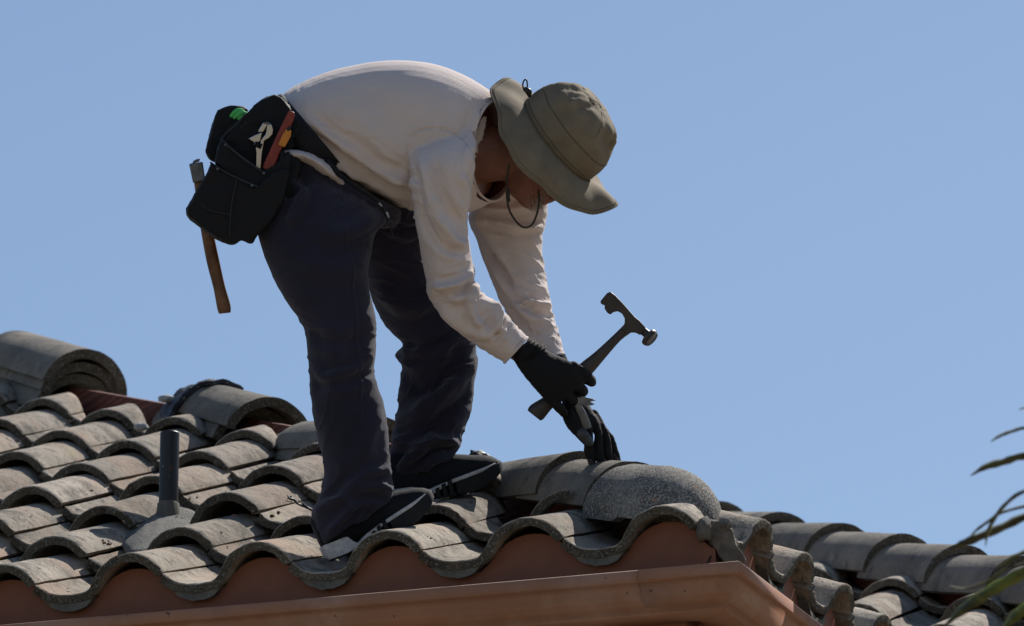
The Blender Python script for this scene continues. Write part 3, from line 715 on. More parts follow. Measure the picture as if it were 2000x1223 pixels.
NLEG = [
 (590, 330, 640, 350, .52, .09), (500, 375, 700, 385, .50, .115), (498, 430, 752, 425, .48, .12), (508, 478, 735, 462, .46, .112), (528, 530, 720, 518, .45, .104), (558, 585, 723, 575, .445, .098),
 (590, 636, 735, 632, .44, .090), (599, 690, 732, 692, .44, .086), (604, 745, 733, 740, .44, .084), (611, 800, 750, 790, .44, .084), (624, 870, 760, 858, .44, .082),
 (632, 925, 765, 918, .44, .080), (622, 968, 769, 958, .44, .080), (608, 1008, 766, 975, .44, .080), (622, 1056, 742, 996, .44, .074), (634, 1070, 728, 1004, .44, .068)]
FLEG = [
 (640, 340, 700, 370, .68, .09), (640, 400, 815, 412, .72, .11), (680, 470, 832, 470, .76, .105), (712, 540, 850, 528, .79, .10), (738, 612, 884, 580, .82, .095), (764, 652, 916, 624, .83, .090), (786, 674, 928, 656, .83, .088), (772, 694, 931, 686, .83, .085), (784, 716, 930, 710, .83, .083),
 (779, 745, 928, 738, .82, .080), (775, 800, 919, 795, .80, .078), (766, 860, 903, 850, .79, .078), (757, 905, 893, 876, .78, .078), (754, 940, 884, 893, .78, .072), (760, 965, 860, 905, .78, .066)]
PELV = [(520, 240, 620, 318, .60, .155), (505, 300, 690, 348, .60, .165), (505, 350, 738, 384, .60, .168), (530, 400, 782, 412, .61, .15), (600, 440, 772, 445, .62, .10)]
rT = stations(TORSO, 4, 40, .92); rN = stations(NSL, 4, 28); rF = stations(FSL, 4, 28)
rNL = stations(NLEG, 4, 32, .95); rFL = stations(FLEG, 4, 32, .95); rP = stations(PELV, 4, 36, .92)

# body: one continuous figure under the clothes
def scaled(rows, dh=0, cut=None):
    return rows if cut is None else rows[:cut]
body = [loft(stations(TORSO[:-2], 3, 28, .95, .022)), loft(stations(NSL, 3, 20, 1, .020)), loft(stations(FSL, 3, 20, 1, .020)),
        loft(stations(NLEG[:-4], 3, 20, 1, .03)), loft(stations(FLEG[:-3], 3, 20, 1, .03)), loft(stations(PELV, 3, 24, 1, .02))]
# wrists and hands inside the gloves
body.append(tpx([(985, 672, .48), (1010, 686, .482), (1040, 705, .485), (1080, 735, .47)], [22, 20, 21, 20]))
body.append(tpx([(1070, 680, .63), (1095, 720, .60), (1118, 780, .57), (1140, 815, .56)], [21, 19, 19, 20]))
# ankles and feet inside the shoes
body.append(tpx([(690, 940, .44), (690, 995, .45), (706, 1048, .455), (790, 1010, .46)], [30, 22, 12, 11]))
body.append(tpx([(822, 850, .78), (814, 900, .77), (800, 945, .76), (910, 935, .78)], [34, 28, 18, 14]))
# neck, head (face turned down), ears, nose, lips, chin
HF = (RT * .615 - UP * .788).normalized(); HU_ = (RT * .788 + UP * .615).normalized(); HS = FW
HFc = (HF - FW * .16).normalized()       # face turned a little towards the street
HSc = HU_.cross(HFc).normalized()
HC_ = W(1068, 300, .575)
def ell(c, r1, r2, r3, x=HFc, y=HU_, z=HSc, n=20):
    rings = []
    for a_ in np.linspace(-88, 88, 15):
        t = R(a_); rings.append([c + y * (r2 * math.sin(t)) + x * (r1 * math.cos(t) * math.cos(2 * math.pi * k / n)) + z * (r3 * math.cos(t) * math.sin(2 * math.pi * k / n)) for k in range(n)])
    return loft(rings)
def hp(f, u, s_=0): return HC_ + HFc * f + HU_ * u + HSc * s_
body.append(ell(hp(-.005, .018), .095, .092, .077))
body.append(ell(hp(.022, -.050), .066, .075, .060)); body.append(ell(hp(.052, -.092), .034, .030, .036))       # jaw, chin
body.append(tube([hp(.080, .005), hp(.100, -.022), hp(.106, -.036), hp(.092, -.044)], [.007, .010, .013, .010], 10))  # nose
for sg in (-1, 1):
    body.append(ell(hp(.098, -.040, .010 * sg), .009, .008, .008))                                                    # nostril wing
    body.append(tube([hp(.072, .012, .050 * sg), hp(.088, .020, .030 * sg), hp(.090, .016, .010 * sg)], [.008, .010, .008], 10))  # brow
    body.append(ell(hp(.062, -.028, .042 * sg), .026, .022, .022))                                                    # cheek
    body.append(ell(hp(-.012, -.012, .078 * sg), .020, .032, .008)); body.append(ell(hp(-.010, -.036, .076 * sg), .010, .012, .007))  # ear
body.append(tube([hp(.082, -.062, -.022), hp(.092, -.060, 0), hp(.082, -.062, .022)], [.005, .008, .005], 10))       # upper lip
body.append(tube([hp(.078, -.073, -.020), hp(.088, -.073, 0), hp(.078, -.073, .020)], [.005, .008, .005], 10))       # lower lip
body.append(tube([W(905, 300, .585), W(960, 300, .58), W(1010, 300, .577), W(1050, 290, .575)], [.075, .066, .060, .062], 24))  # neck
me = remesh(body, .0045, 3, 'body'); o = link('body', me, M['skin'], worker); jitter(me, .0008, 60, 1)
ey = [ell(hp(.079, .002, .031 * sg), .012, .011, .012) for sg in (-1, 1)]
M['eye'] = mat('eye_white', (.6, .58, .55), .2, .5)
for v, f in ey: mk('eye', v, f, M['eye'], worker)
# short grey stubble round the mouth and chin, with a trace of white beard
sb = []
for k in range(420):
    s_ = random.gauss(0, .026); u_ = random.uniform(-.118, -.050); f_ = .055 + .03 * math.cos(s_ * 22) + random.uniform(-.004, .012)
    if abs(u_ + .067) < .012 and abs(s_) < .02: continue
    p = hp(f_, u_, s_); d = (p - hp(.02, -.06, 0)).normalized(); p = hp(.03, -.07, 0) + (p - hp(.03, -.07, 0)).normalized() * random.uniform(.052, .064)
    sb.append(tube([p, p + d * .006 + Vector((0, 0, -.002))], [.0006, .0003], 4, 1))
v, f = join(sb); mk('beard_stubble', v, f, M['beard'], worker)

# ---- trousers
me = remesh([loft(rP), loft(rNL), loft(rFL)], .0045, 4, 'trousers')
folds(me, [
 ([(640, 345), (668, 420), (690, 560), (702, 700), (706, 830), (700, 920)], 3.0, .0018, (-9, .62)),        # pressed side seam
 ([(770, 960), (735, 950), (700, 955), (672, 985)], 12, .010, (-9, .62)), ([(765, 920), (720, 925), (680, 950), (650, 990)], 11, .008, (-9, .62)),
 ([(752, 985), (700, 985), (660, 1020), (640, 1050)], 9, .006, (-9, .62)), ([(612, 1000), (660, 975), (700, 985)], 9, .006, (-9, .62)),
 ([(720, 640), (680, 670), (640, 665), (604, 655)], 14, -.006, (-9, .62)), ([(735, 680), (690, 720), (640, 735), (606, 715)], 12, .007, (-9, .62)), ([(733, 735), (690, 760), (640, 765)], 12, .005, (-9, .62)),
 ([(560, 350), (590, 375), (578, 420), (560, 440)], 12, .008, (-9, .62)), ([(600, 345), (580, 370), (520, 380)], 10, -.006, (-9, .62)),
 ([(740, 420), (690, 450), (620, 455)], 20, .006, (-9, .62)), ([(720, 500), (660, 530), (580, 500)], 24, .006, (-9, .62)), ([(640, 620), (655, 700), (650, 800)], 22, .005, (-9, .62)), ([(745, 800), (720, 850), (716, 900)], 16, .006, (-9, .62)),
 ([(780, 670), (800, 690), (850, 690), (900, 660)], 10, .008, (.5, 9)), ([(778, 700), (820, 720), (880, 700)], 11, .009, (.5, 9)), ([(782, 735), (830, 760), (900, 720)], 12, -.007, (.5, 9)),
 ([(930, 700), (890, 740), (840, 790), (790, 815)], 16, .010, (.5, 9)), ([(925, 770), (880, 800), (830, 860)], 15, -.008, (.5, 9)), ([(900, 865), (850, 862), (805, 890), (770, 930)], 12, .012, (.5, 9)),
 ([(893, 880), (850, 880), (815, 905)], 8, -.008, (.5, 9)), ([(760, 850), (800, 865), (860, 850)], 12, .008, (.5, 9)), ([(735, 560), (790, 600), (860, 590)], 18, .009, (.5, 9)),
 ([(815, 430), (790, 432), (760, 425)], 6, .006, (.5, 9)), ([(820, 455), (790, 462), (750, 450)], 7, .006, (.5, 9)),
])
wrinkles(me, [(665, 675, 75, -12, 26, .0075, -9, .62), (700, 975, 75, -22, 21, .010, -9, .62), (690, 440, 75, -25, 24, .009, -9, .62), (655, 830, 90, -70, 24, .005, -9, .62), (620, 560, 80, 15, 26, .006, -9, .62), (560, 370, 50, -50, 18, .008, -9, .62),
 (850, 690, 85, -25, 25, .0105, .62, 9), (825, 880, 75, -18, 21, .011, .62, 9), (860, 790, 80, -50, 26, .008, .62, 9), (790, 540, 70, 15, 22, .008, .62, 9), (800, 440, 50, -5, 14, .006, .62, 9)])
jitter(me, .0022, 7, 3)
openend(me, rNL[-1], rNL[-3], 1); openend(me, rFL[-1], rFL[-3], 1)
trs = link('trousers', me, M['trousers'], worker); solid(trs, .0025)
# hem stitching bands and pocket seams
def onsurf(pts, rpx, name, mt, d, par): # thin piping at given depths
    v, f = tpx([(x, y, d_) for (x, y, d_) in pts], [rpx] * len(pts), 6, 3); return mk(name, v, f, mt, par)

# ---- shirt
me = remesh([loft(rT), loft(rN), loft(rF)], .0042, 2, 'shirt')
folds(me, [
 ([(596, 232), (650, 270), (720, 315), (790, 355), (830, 372)], 9, .007, (-9, .62)), ([(600, 256), (660, 300), (730, 345), (800, 378)], 8, -.007, (-9, .62)), ([(612, 285), (670, 325), (740, 368), (800, 392)], 8, .006, (-9, .62)),
 ([(640, 318), (700, 352), (770, 395)], 6, -.005, (-9, .62)), ([(700, 330), (760, 350), (800, 345)], 12, .006, (-9, .62)), ([(660, 200), (720, 260), (790, 310)], 30, .005, (-9, .62)),
 ([(797, 275), (815, 256), (845, 250), (880, 256), (908, 276), (928, 310)], 2.6, -.003, (-9, .7)), ([(796, 275), (796, 310), (804, 360)], 3, -.0022, (-9, .7)),
 ([(970, 250), (950, 300), (935, 345), (928, 380)], 7, .007, (-9, .7)), ([(955, 225), (940, 270), (930, 320)], 7, -.006, (-9, .7)), ([(935, 215), (925, 250), (912, 268)], 8, .006, (-9, .7)), ([(975, 275), (958, 320), (945, 370)], 5, .005, (-9, .7)),
 ([(820, 300), (835, 360), (850, 420), (890, 470), (912, 478)], 10, .008, (-9, .6)), ([(850, 300), (862, 360), (880, 410), (910, 440)], 13, -.006, (-9, .6)), ([(900, 340), (912, 370), (914, 400)], 9, .006, (-9, .6)), ([(815, 400), (835, 450), (870, 485), (914, 492)], 8, -.006, (-9, .6)),
 ([(924, 522), (905, 545), (870, 560), (845, 558)], 8, .009, (-9, .6)), ([(928, 540), (912, 565), (880, 578)], 6, -.007, (-9, .6)), ([(932, 560), (920, 590), (925, 620), (945, 640)], 8, .009, (-9, .6)), ([(965, 590), (972, 610), (975, 635), (985, 655)], 9, .010, (-9, .6)),
 ([(985, 620), (982, 640), (968, 660)], 6, -.008, (-9, .6)), ([(850, 600), (890, 632), (930, 650), (965, 655)], 12, .006, (-9, .6)), ([(1000, 625), (990, 650), (965, 672)], 4, -.004, (-9, .6)), ([(840, 575), (880, 600), (920, 600)], 14, -.005, (-9, .6)),
 ([(930, 405), (970, 412), (1020, 405), (1055, 395)], 8, .007, (.6, 9)), ([(935, 425), (990, 440), (1030, 445), (1062, 440)], 7, .009, (.6, 9)), ([(920, 420), (960, 470), (990, 520)], 10, .007, (.6, 9)), ([(940, 480), (975, 520), (1000, 570), (1030, 600)], 7, -.009, (.6, 9)),
 ([(960, 510), (990, 560), (1025, 590), (1070, 600)], 8, .009, (.6, 9)), ([(1076, 600), (1050, 600), (1020, 585)], 6, .007, (.6, 9)), ([(1000, 590), (1040, 620), (1085, 640)], 8, .008, (.6, 9)), ([(985, 600), (1030, 645), (1080, 672)], 8, -.007, (.6, 9)), ([(1085, 660), (1060, 668), (1040, 655)], 6, .006, (.6, 9)),
])
wrinkles(me, [(905, 555, 55, -25, 16, .007, -9, .60), (960, 640, 50, -60, 15, .0065, -9, .60), (870, 420, 80, 68, 22, .006, -9, .60), (700, 330, 90, 32, 18, .007, -9, .62), (950, 300, 60, 105, 14, .006, -9, .62), (640, 250, 70, 40, 20, .004, -9, .62),
 (1040, 600, 65, 15, 18, .007, .62, 9), (1000, 430, 60, 5, 20, .0065, .60, 9), (1020, 520, 60, 55, 20, .006, .62, 9), (1060, 660, 40, 20, 13, .008, .60, 9), (790, 380, 60, 25, 18, .005, -9, .62), (1005, 670, 30, -48, 10, .004, -9, .6)])
jitter(me, .0012, 8, 7)
openend(me, rT[-1], rT[-3], .8); openend(me, rN[-1], rN[-3], 1); openend(me, rF[-1], rF[-3], 1)
sh = link('shirt', me, M['shirt'], worker); solid(sh, .003)
# rib collar and cuffs
def band(ring, name, mt, par, r=.0035, n=None):
    pts = ring + [ring[0]]; vs = []; fs = []
    c = sum(ring, Vector()) / len(ring); m_ = len(ring); ax = (ring[0] - c).cross(ring[m_ // 4] - c).normalized()
    for i in range(m_):
        rd = (ring[i] - c).normalized()
        for k in range(6): vs.append(ring[i] + rd * (r * math.cos(k * math.pi / 3)) + ax * (r * 1.6 * math.sin(k * math.pi / 3)))
    for i in range(m_):
        j = (i + 1) % m_
        for k in range(6): fs.append((i * 6 + k, i * 6 + (k + 1) % 6, j * 6 + (k + 1) % 6, j * 6 + k))
    return mk(name, vs, fs, mt, par)
def lerpring(a, b, t): return [p.lerp(q, t) for p, q in zip(a, b)]
band(lerpring(rT[-1], rT[-2], .8), 'collar', M['shirt'], worker, .0028)
band(lerpring(rN[-1], rN[-2], .75), 'cuff', M['shirt'], worker, .0026); band(lerpring(rF[-1], rF[-2], .75), 'cuff', M['shirt'], worker, .0026)
# shirt tail showing under the belt
tl = stations([(536, 288, 542, 300, .52, .04), (556, 290, 562, 313, .50, .085), (592, 292, 600, 319, .478, .085), (632, 310, 626, 338, .478, .085), (657, 331, 648, 354, .482, .065), (680, 364, 676, 372, .50, .03)], 4, 24)
o = mk('shirt_tail', *loft(tl), M['shirt'], worker); jitter(o.data, .005, 30, 3)

# ---- shoes
def shoe(heel, toe, upv, side, name, mid=(.036, .028, .018)):
    """heel and toe: sole end points; profile built along the foot"""
    X = (toe - heel); L = X.length; X.normalize(); Y = side.normalized(); Y = (Y - X * Y.dot(X)).normalized(); Zu = X.cross(Y).normalized()
    if Zu.dot(upv) < 0: Zu = -Zu
    root = empty(name, heel); setpar(root, worker)
    def pt(x, y, z): return heel + X * (x * L) + Y * y + Zu * z
    prof = [(.00, .024, .085, .012), (.04, .032, .098, .006), (.12, .036, .106, .004), (.25, .037, .106, .004), (.38, .039, .102, .004), (.50, .044, .092, .004), (.62, .048, .080, .006), (.75, .048, .069, .010), (.86, .043, .062, .018), (.94, .033, .053, .026), (.985, .020, .043, .031), (1.0, .008, .040, .036)]
    rings = []
    for x, hw, top, bot in cr(prof, 3):
        r = []
        for k in range(24):
            t = 2 * math.pi * k / 24; c_, s_ = math.cos(t), math.sin(t)
            zz = (top + bot) / 2 + (top - bot) / 2 * math.copysign(abs(s_) ** .8, s_)
            yy = hw * math.copysign(abs(c_) ** .7, c_) * (1 - .30 * max(0, s_))
            r.append(pt(x, yy, zz + .014))
        rings.append(r)
    vs, fs = loft(rings); o = mk('upper', vs, fs, M['shoe'], root); bevel(o, .004, 3, 30); jitter(o.data, .0015, 50, 2)
    # midsole: white band, thick at the heel, tapering to a stripe towards the toe
    def solering(x0, x1, n, zt, zb, grow, mt, nm):
        rr = []
        for x in np.linspace(x0, x1, n):
            hw = (np.interp(x, [p[0] for p in prof], [p[1] for p in prof]) + grow) * (math.sqrt(max(.04, 1 - ((.05 - x) / .067) ** 2)) if x < .05 and x0 < .03 else 1)
            a, b = zt(x), zb(x); rr.append([pt(x, hw * yy, z) for yy, z in ((-1, b), (-1.03, (a + b) / 2), (-1, a), (-.8, a + .001), (.8, a + .001), (1, a), (1.03, (a + b) / 2), (1, b))])
        o = mk(nm, *loft(rr), mt, root); recalc(o.data); bevel(o, .005 if nm == 'midsole' else .0015, 3); autosmooth(o, 60); return o
    zt = lambda x: float(np.interp(x, [-.02, 0, .21, .26, .36, .45, .6, .8, .93], [.034, mid[0], mid[1], mid[2], .022, .028, .037, .046, .052]))
    zb = lambda x: float(np.interp(x, [-.02, 0, .15, .34, .5, .8, .93], [.016, .003, .000, .004, .024, .038, .0505]))
    solering(-.015, .93, 34, zt, zb, .006, M['sole'], 'midsole')
    ot = lambda x: float(np.interp(x, [.2, .34, .5, .8, .93, 1.0], [.002, .010, .023, .037, .049, .054]))
    ob = lambda x: float(np.interp(x, [0, .7, .8, .93, 1.0], [-.003, -.003, .003, .020, .038]))
    solering(.57, .995, 18, ot, ob, .0065, M['outsole'], 'outsole')
    solering(.02, .56, 12, lambda x: .004, ob, .002, M['outsole'], 'outsole')
    for k in range(4):
        x0 = .345 + .054 * k; solering(x0, x0 + .036, 4, lambda x: ot(x) + .004 + .002 * k, ob, .009, M['outsole'], 'tread_block')
    # laces
    for k in range(5):
        x = .36 + .055 * k; z = .121 - (x - .36) * .14
        p = [pt(x, -.022, z - .008), pt(x + .012, 0, z + .002), pt(x + .02, .022, z - .008)]; mk('lace', *tube(p, [.0022] * 3, 6), M['shoe'], root)
    mk('tongue', *tube([pt(.26, 0, .104), pt(.24, 0, .122)], [.018, .012], 12, 1), M['shoe'], root)
    return root
nh = W(640, 1097, .43); ntoe = W(860, 999, .47)
fh = W(752, 992, .74); ft = W(986, 944, .80)
mk('sock', *tpx([(690, 960, .448), (692, 1000, .452), (704, 1042, .457), (740, 1038, .46)], [34, 30, 22, 16]), M['shoe'], worker)
mk('sock', *tpx([(822, 870, .78), (815, 905, .775), (806, 945, .765), (850, 945, .77)], [36, 32, 22, 16]), M['shoe'], worker)
shoe(nh, ntoe, UP, -FW, 'shoe', (.038, .036, .010)); shoe(fh, ft, UP, -FW, 'shoe', (.040, .036, .032))

# ---- hat
hat = empty('hat', HC_ + HU_ * .06); setpar(hat, worker)
HA = (HU_ * math.cos(R(15)) - FW * math.sin(R(15))).normalized(); HB = HF; HCn = (HA.cross(HB)).normalized()
if HCn.dot(FW) > 0: HCn = -HCn            # points to the street (near side)
CB = W(1088, 274, .578)
def crown_pt(a, h):       # a angle (0 front, 90 near side), h 0..1
    r = math.cos(h * math.pi / 2) ** .60 if h < 1 else 0
    pl = 0
    if h > .45: pl = .0085 * math.sin(a * 13 + 1.5 * math.sin(a * 3)) * math.sin(min(1, (h - .45) / .3) * math.pi / 2) * (1 - h) * 1.6
    n_ = noise.noise(Vector((math.cos(a) * 2.2, math.sin(a) * 2.2, h * 3))) * .006
    rr = r + (pl + 2.2 * n_ * (.3 + h)) / .1
    sw = 1 + .03 * math.sin(h * 3)
    return CB + HB * (.116 * rr * sw * math.cos(a)) + HCn * (.098 * rr * sw * math.sin(a)) + HA * (.128 * math.sin(h * math.pi / 2) ** .92)
rings = [[crown_pt(2 * math.pi * k / 72, h) for k in range(72)] for h in np.linspace(0, .995, 30)]
o = mk('crown', *loft(rings, cap=False), M['hat'], hat)
wo = o.location.copy(); A0 = mverts(o.data) + np.array(wo); setverts(o.data, A0)
folds(o.data, [([(1062, 172), (1085, 190), (1100, 225)], 5, -.003), ([(1085, 168), (1112, 190), (1130, 222)], 4, .003), ([(1105, 166), (1140, 190), (1158, 215)], 5, -.003), ([(1130, 172), (1160, 200), (1172, 235)], 5, .0035),
 ([(1194, 255), (1182, 290), (1165, 330)], 5, -.004), ([(1190, 275), (1172, 305), (1158, 335)], 4, .004), ([(1178, 250), (1180, 280), (1172, 300)], 4, -.003)])
wrinkles(o.data, [(1150, 205, 34, 60, 12, .006, -9, 9), (1184, 272, 20, 120, 9, .006, -9, 9), (1100, 182, 22, 70, 12, .004, -9, 9)])
A0 = mverts(o.data) - np.array(wo); setverts(o.data, A0); solid(o, .002)
# mesh band and seam piping round the crown
bd = [[(lambda p, q: p + (p - CB - HA * (p - CB).dot(HA)).normalized() * .0018)(crown_pt(2 * math.pi * k / 72, h), 0) for k in range(72)] for h in np.linspace(.0, .26, 7)]
o = mk('hat_band', *loft(bd, cap=False), M['hatband'], hat); solid(o, .0015, 1)
for h_ in (.0, .045, .26):
    pts = [crown_pt(2 * math.pi * k / 48, h_) for k in range(49)]; pts = [p + (p - CB).normalized() * .0022 for p in pts]
    v, f = tube(pts, [.0015] * len(pts), 6, 1); mk('seam', v, f, M['hatband'], hat)
for a_ in (.0, 1.05, 2.1, 3.14, 4.2, 5.2):
    pts = [crown_pt(a_, h) + (crown_pt(a_, h) - CB).normalized() * .0012 for h in np.linspace(.5, .95, 9)]; mk('seam', *tube(pts, [.0012] * 9, 6, 1), M['hatband'], hat)
OUT = [(0, 1202, 404, .570), (20, 1156, 417, .520), (40, 1112, 407, .475), (60, 1077, 382, .450), (80, 1047, 355, .435), (95, 1018, 329, .430), (110, 997, 305, .432), (130, 982, 267, .445), (152, 973, 222, .470), (172, 959, 180, .515),
       (185, 967, 165, .555), (200, 985, 155, .60), (222, 1004, 160, .66), (250, 1036, 192, .715), (280, 1082, 242, .745), (305, 1125, 300, .745), (326, 1163, 350, .71), (344, 1190, 386, .65)]
n_ = len(OUT); ext = OUT[-3:] + OUT + OUT[:3]; ea = [(p[0] - 360 if i < 3 else p[0] + (360 if i >= 3 + n_ else 0)) for i, p in enumerate(ext)]
NB = 96
def outer(a):
    return W(*[float(np.interp(a, ea, [p[k] for p in ext])) for k in (1, 2, 3)])
ost = cr([(ea[i],) + ext[i][1:] for i in range(len(ext))], 6)
def outer(a):
    return W(*[float(np.interp(a, ost[:, 0], ost[:, k])) for k in (1, 2, 3)])
brim = []
for s_ in np.linspace(0, 1, 12):
    r_ = []
    for k in range(NB):
        a = 360 * k / NB; p0 = CB + HB * (.1165 * math.cos(R(a))) + HCn * (.0985 * math.sin(R(a))); p1 = outer(a)
        p = p0.lerp(p1, s_); outw = (p0 - CB).normalized()
        p = p + outw * (.016 * math.sin(math.pi * s_) * (0.25 + .75 * abs(math.sin(R(a))))) + HA * (.006 * math.sin(math.pi * s_))
        p = p + HA * (.0028 * s_ * math.sin(R(a) * 9 + 2) + .006 * s_ * noise.noise(p * 14))
        r_.append(p)
    brim.append(r_)
o = mk('brim', *loft(brim, cap=False), M['hat'], hat); solid(o, .0022, 0)
for ri in (11, 10):
    pts = brim[ri] + [brim[ri][0]]; pts = [p + HA * (0.001 if ri == 10 else 0) for p in pts]
    mk('brim_edge', *tube(pts, [.0022 if ri == 11 else .0013] * len(pts), 6, 1), M['hat'] if ri == 11 else M['hatband'], hat)
cordp = [(994, 322, .455), (990, 352, .46), (990, 380, .462), (994, 408, .465), (1006, 430, .468), (1022, 444, .472), (1038, 440, .478), (1048, 420, .485), (1053, 395, .49), (1052, 372, .50)]
mk('chin_cord', *tpx(cordp, [2.2] * len(cordp), 8), M['cord'], hat)
mk('chin_cord', *tpx([(993, 375, .458), (992, 384, .460), (994, 392, .461)], [4.0, 4.5, 3.5], 10), M['blackp'], hat)
mk('cord_toggle', *tpx([(1026, 174, .53), (1032, 179, .53), (1034, 187, .53)], [4.5, 7, 4], 12), M['blackp'], hat)
mk('cord_toggle', *tpx([(1024, 178, .53), (1021, 168, .53), (1023, 158, .53), (1028, 156, .53), (1030, 166, .53), (1029, 176, .53)], [1.6] * 6, 8), M['blackp'], hat)

# ---- gloves
def hand(parts, name, mt, vox=.0022, sm=3):
    me = remesh(parts, vox, sm, name); jitter(me, .0012, 70, 2); return link(name, me, mt, worker)
gl = [loft(stations([(1003, 703, 1043, 666, .483, .030), (1020, 730, 1078, 690, .478, .032), (1045, 760, 1110, 704, .470, .031), (1068, 785, 1136, 722, .470, .025), (1082, 796, 1147, 742, .480, .018)], 4, 24, .9))]
for i in range(4):           # index to little finger, closed round the handle
    t = i / 3; kx, ky = 1137 - 50 * t, 727 + 62 * t
    L_ = (1.0, 1.05, .98, .82)[i]; r = (10.5, 10.8, 10, 9)[i]
    gl.append(tpx([(kx - 18, ky - 12, .470), (kx + 2, ky + 2, .474), (kx + 15 * L_, ky + 13, .490), (kx + 17 * L_, ky + 17, .515), (kx + 4, ky + 8, .532), (kx - 12 * L_, ky - 5, .528)], [r, r * 1.08, r, r, r * .95, r * .85], 12))
gl.append(tpx([(1085, 712, .490), (1115, 722, .515), (1138, 738, .520), (1156, 747, .512)], [14, 12, 10.5, 9.5], 12))      # thumb
hand(gl, 'glove', M['glove'])
mk('glove_cuff', *loft(stations([(999, 696, 1036, 660, .484, .040), (1003, 702, 1043, 666, .483, .0385), (1010, 714, 1056, 673, .482, .037)], 3, 24)), M['glove'], worker)
for k in range(5): band(stations([(1000 + 4 * k, 699 + 5 * k, 1039 + 7 * k, 662 + 4 * k, .483, .0395 - .0008 * k), (1001 + 4 * k, 700 + 5 * k, 1040 + 7 * k, 663 + 4 * k, .483, .039 - .0008 * k)], 1, 24)[0], 'cuff_rib', M['glove'], worker, .0014)
gr_ = [loft(stations([(1070, 700, 1104, 690, .61, .034), (1082, 735, 1120, 728, .595, .030), (1094, 770, 1140, 768, .58, .030), (1100, 796, 1156, 800, .57, .034), (1106, 822, 1172, 822, .57, .032), (1124, 846, 1182, 842, .575, .022)], 4, 24, .9))]
FG = [[(1146, 828, .545), (1151, 850, .534), (1150, 878, .538), (1156, 904, .548)], [(1160, 828, .556), (1169, 850, .545), (1168, 880, .549), (1175, 905, .556)], [(1171, 830, .574), (1184, 853, .562), (1186, 881, .566), (1193, 905, .572)], [(1175, 836, .594), (1194, 858, .588), (1200, 884, .588), (1208, 903, .590)]]
for i, fp in enumerate(FG):
    r = (9.6, 9.9, 9.4, 8.2)[i]; gr_.append(tpx([(fp[0][0] - 12, fp[0][1] - 22, fp[0][2] + .012)] + fp, [r, r * 1.12, r * .84, r * 1.08, r * .82], 12, 5))
gr_.append(tpx([(1108, 802, .545), (1118, 826, .530), (1134, 846, .522), (1150, 864, .526)], [15, 14, 12.5, 11], 12))
hand(gr_, 'glove', M['glove'], .0017, 2)
# grey rubber finger pads
def pad(pts, rr): mk('finger_pad', *tpx(pts, rr, 10, 3), M['rubber'], worker)
pad([(1136, 846, .5155), (1150, 863, .5195)], [11.3, 10.2])
for i, fp in enumerate(FG):
    (x2, y2, d2), (x3, y3, d3) = fp[2], fp[3]; pad([(x2 - 1, y2 + 1, d2 - .0018), (x3 - 1, y3 - 1, d3 - .0018)], [8.2 - i * .3, 7.4 - i * .3])

# ------------------------------------------------------------------ hand tools
def rod(pts, ra, rb, name, mt, par, n=16, sub=3, tw=None):
    """flat-oval handle: ra px in the picture plane, rb px in depth"""
    A = cr([p + (a, b) for p, a, b in zip(pts, ra, rb)], sub); rings = []
    for i, (x, y, d, a, b) in enumerate(A):
        q0 = A[max(i - 1, 0)]; q1 = A[min(i + 1, len(A) - 1)]; t = (W(*q1[:3]) - W(*q0[:3])).normalized(); s = t.cross(FW).normalized()
        c = W(x, y, d); rings.append([c + s * (a / 870 * math.cos(2 * math.pi * k / n)) + FW * (b / 870 * math.sin(2 * math.pi * k / n)) for k in range(n)])
    o = mk(name, *loft(rings), mt, par); bevel(o, .002, 2, 50); autosmooth(o, 45); return o
hm = empty('roofing_hammer', W(1140, 722, .50), 'dark roofing hammer gripped in the near gloved hand, claw up', 'hammer')
rod([(1228, 640, .502), (1205, 660, .502), (1170, 696, .502), (1140, 725, .502), (1100, 762, .502), (1072, 785, .502), (1050, 804, .502), (1043, 812, .502)], [11, 9, 12, 16, 14, 14, 19, 17], [8, 7, 9, 11, 12, 12, 13, 11], 'handle', M['darksteel'], hm)
head = [(1193, 570), (1186, 572), (1172, 589), (1174, 594), (1182, 597), (1180, 602), (1186, 611), (1192, 615), (1198, 610), (1207, 608), (1215, 613), (1220, 622), (1220, 632), (1213, 642), (1222, 652), (1233, 650), (1242, 650), (1250, 655), (1258, 648), (1262, 641), (1256, 634), (1250, 627), (1240, 619), (1218, 594), (1202, 577)]
prism(head, .489, .515, M['darksteel'], 'head', hm, .0035, seg=3)
mk('poll', *tpx([(1246, 640, .502), (1258, 648, .501), (1266, 655, .500)], [12, 8.5, 9.5], 20), M['darksteel'], hm)
fc = W(1268, 659, .498); fa = (W(1290, 676, .480) - W(1256, 646, .502)).normalized()
v, f = cyl(fc - fa * .003, fa, .0215, .009, 32); o = mk('striking_face', v, f, M['darksteel'], hm); bevel(o, .0015); autosmooth(o)
v, f = cyl(fc + fa * .0062, fa, .0185, .0012, 32); mk('striking_face', v, f, M['galv'], hm)
pb = empty('pry_bar', W(1138, 812, .505), 'small bright steel nail claw held in the far glove under the hammer', 'pry bar')
rod([(1148, 838, .512), (1140, 815, .505), (1130, 795, .500), (1124, 782, .500)], [8.5, 8.5, 7, 7], [4, 4, 4, 4], 'shaft', M['galv'], pb)
prism([(1124, 776), (1142, 776), (1158, 779), (1164, 783), (1154, 784), (1154, 786), (1163, 789), (1156, 792), (1138, 792), (1124, 790)], .494, .502, M['galv'], 'claw', pb, .0015)
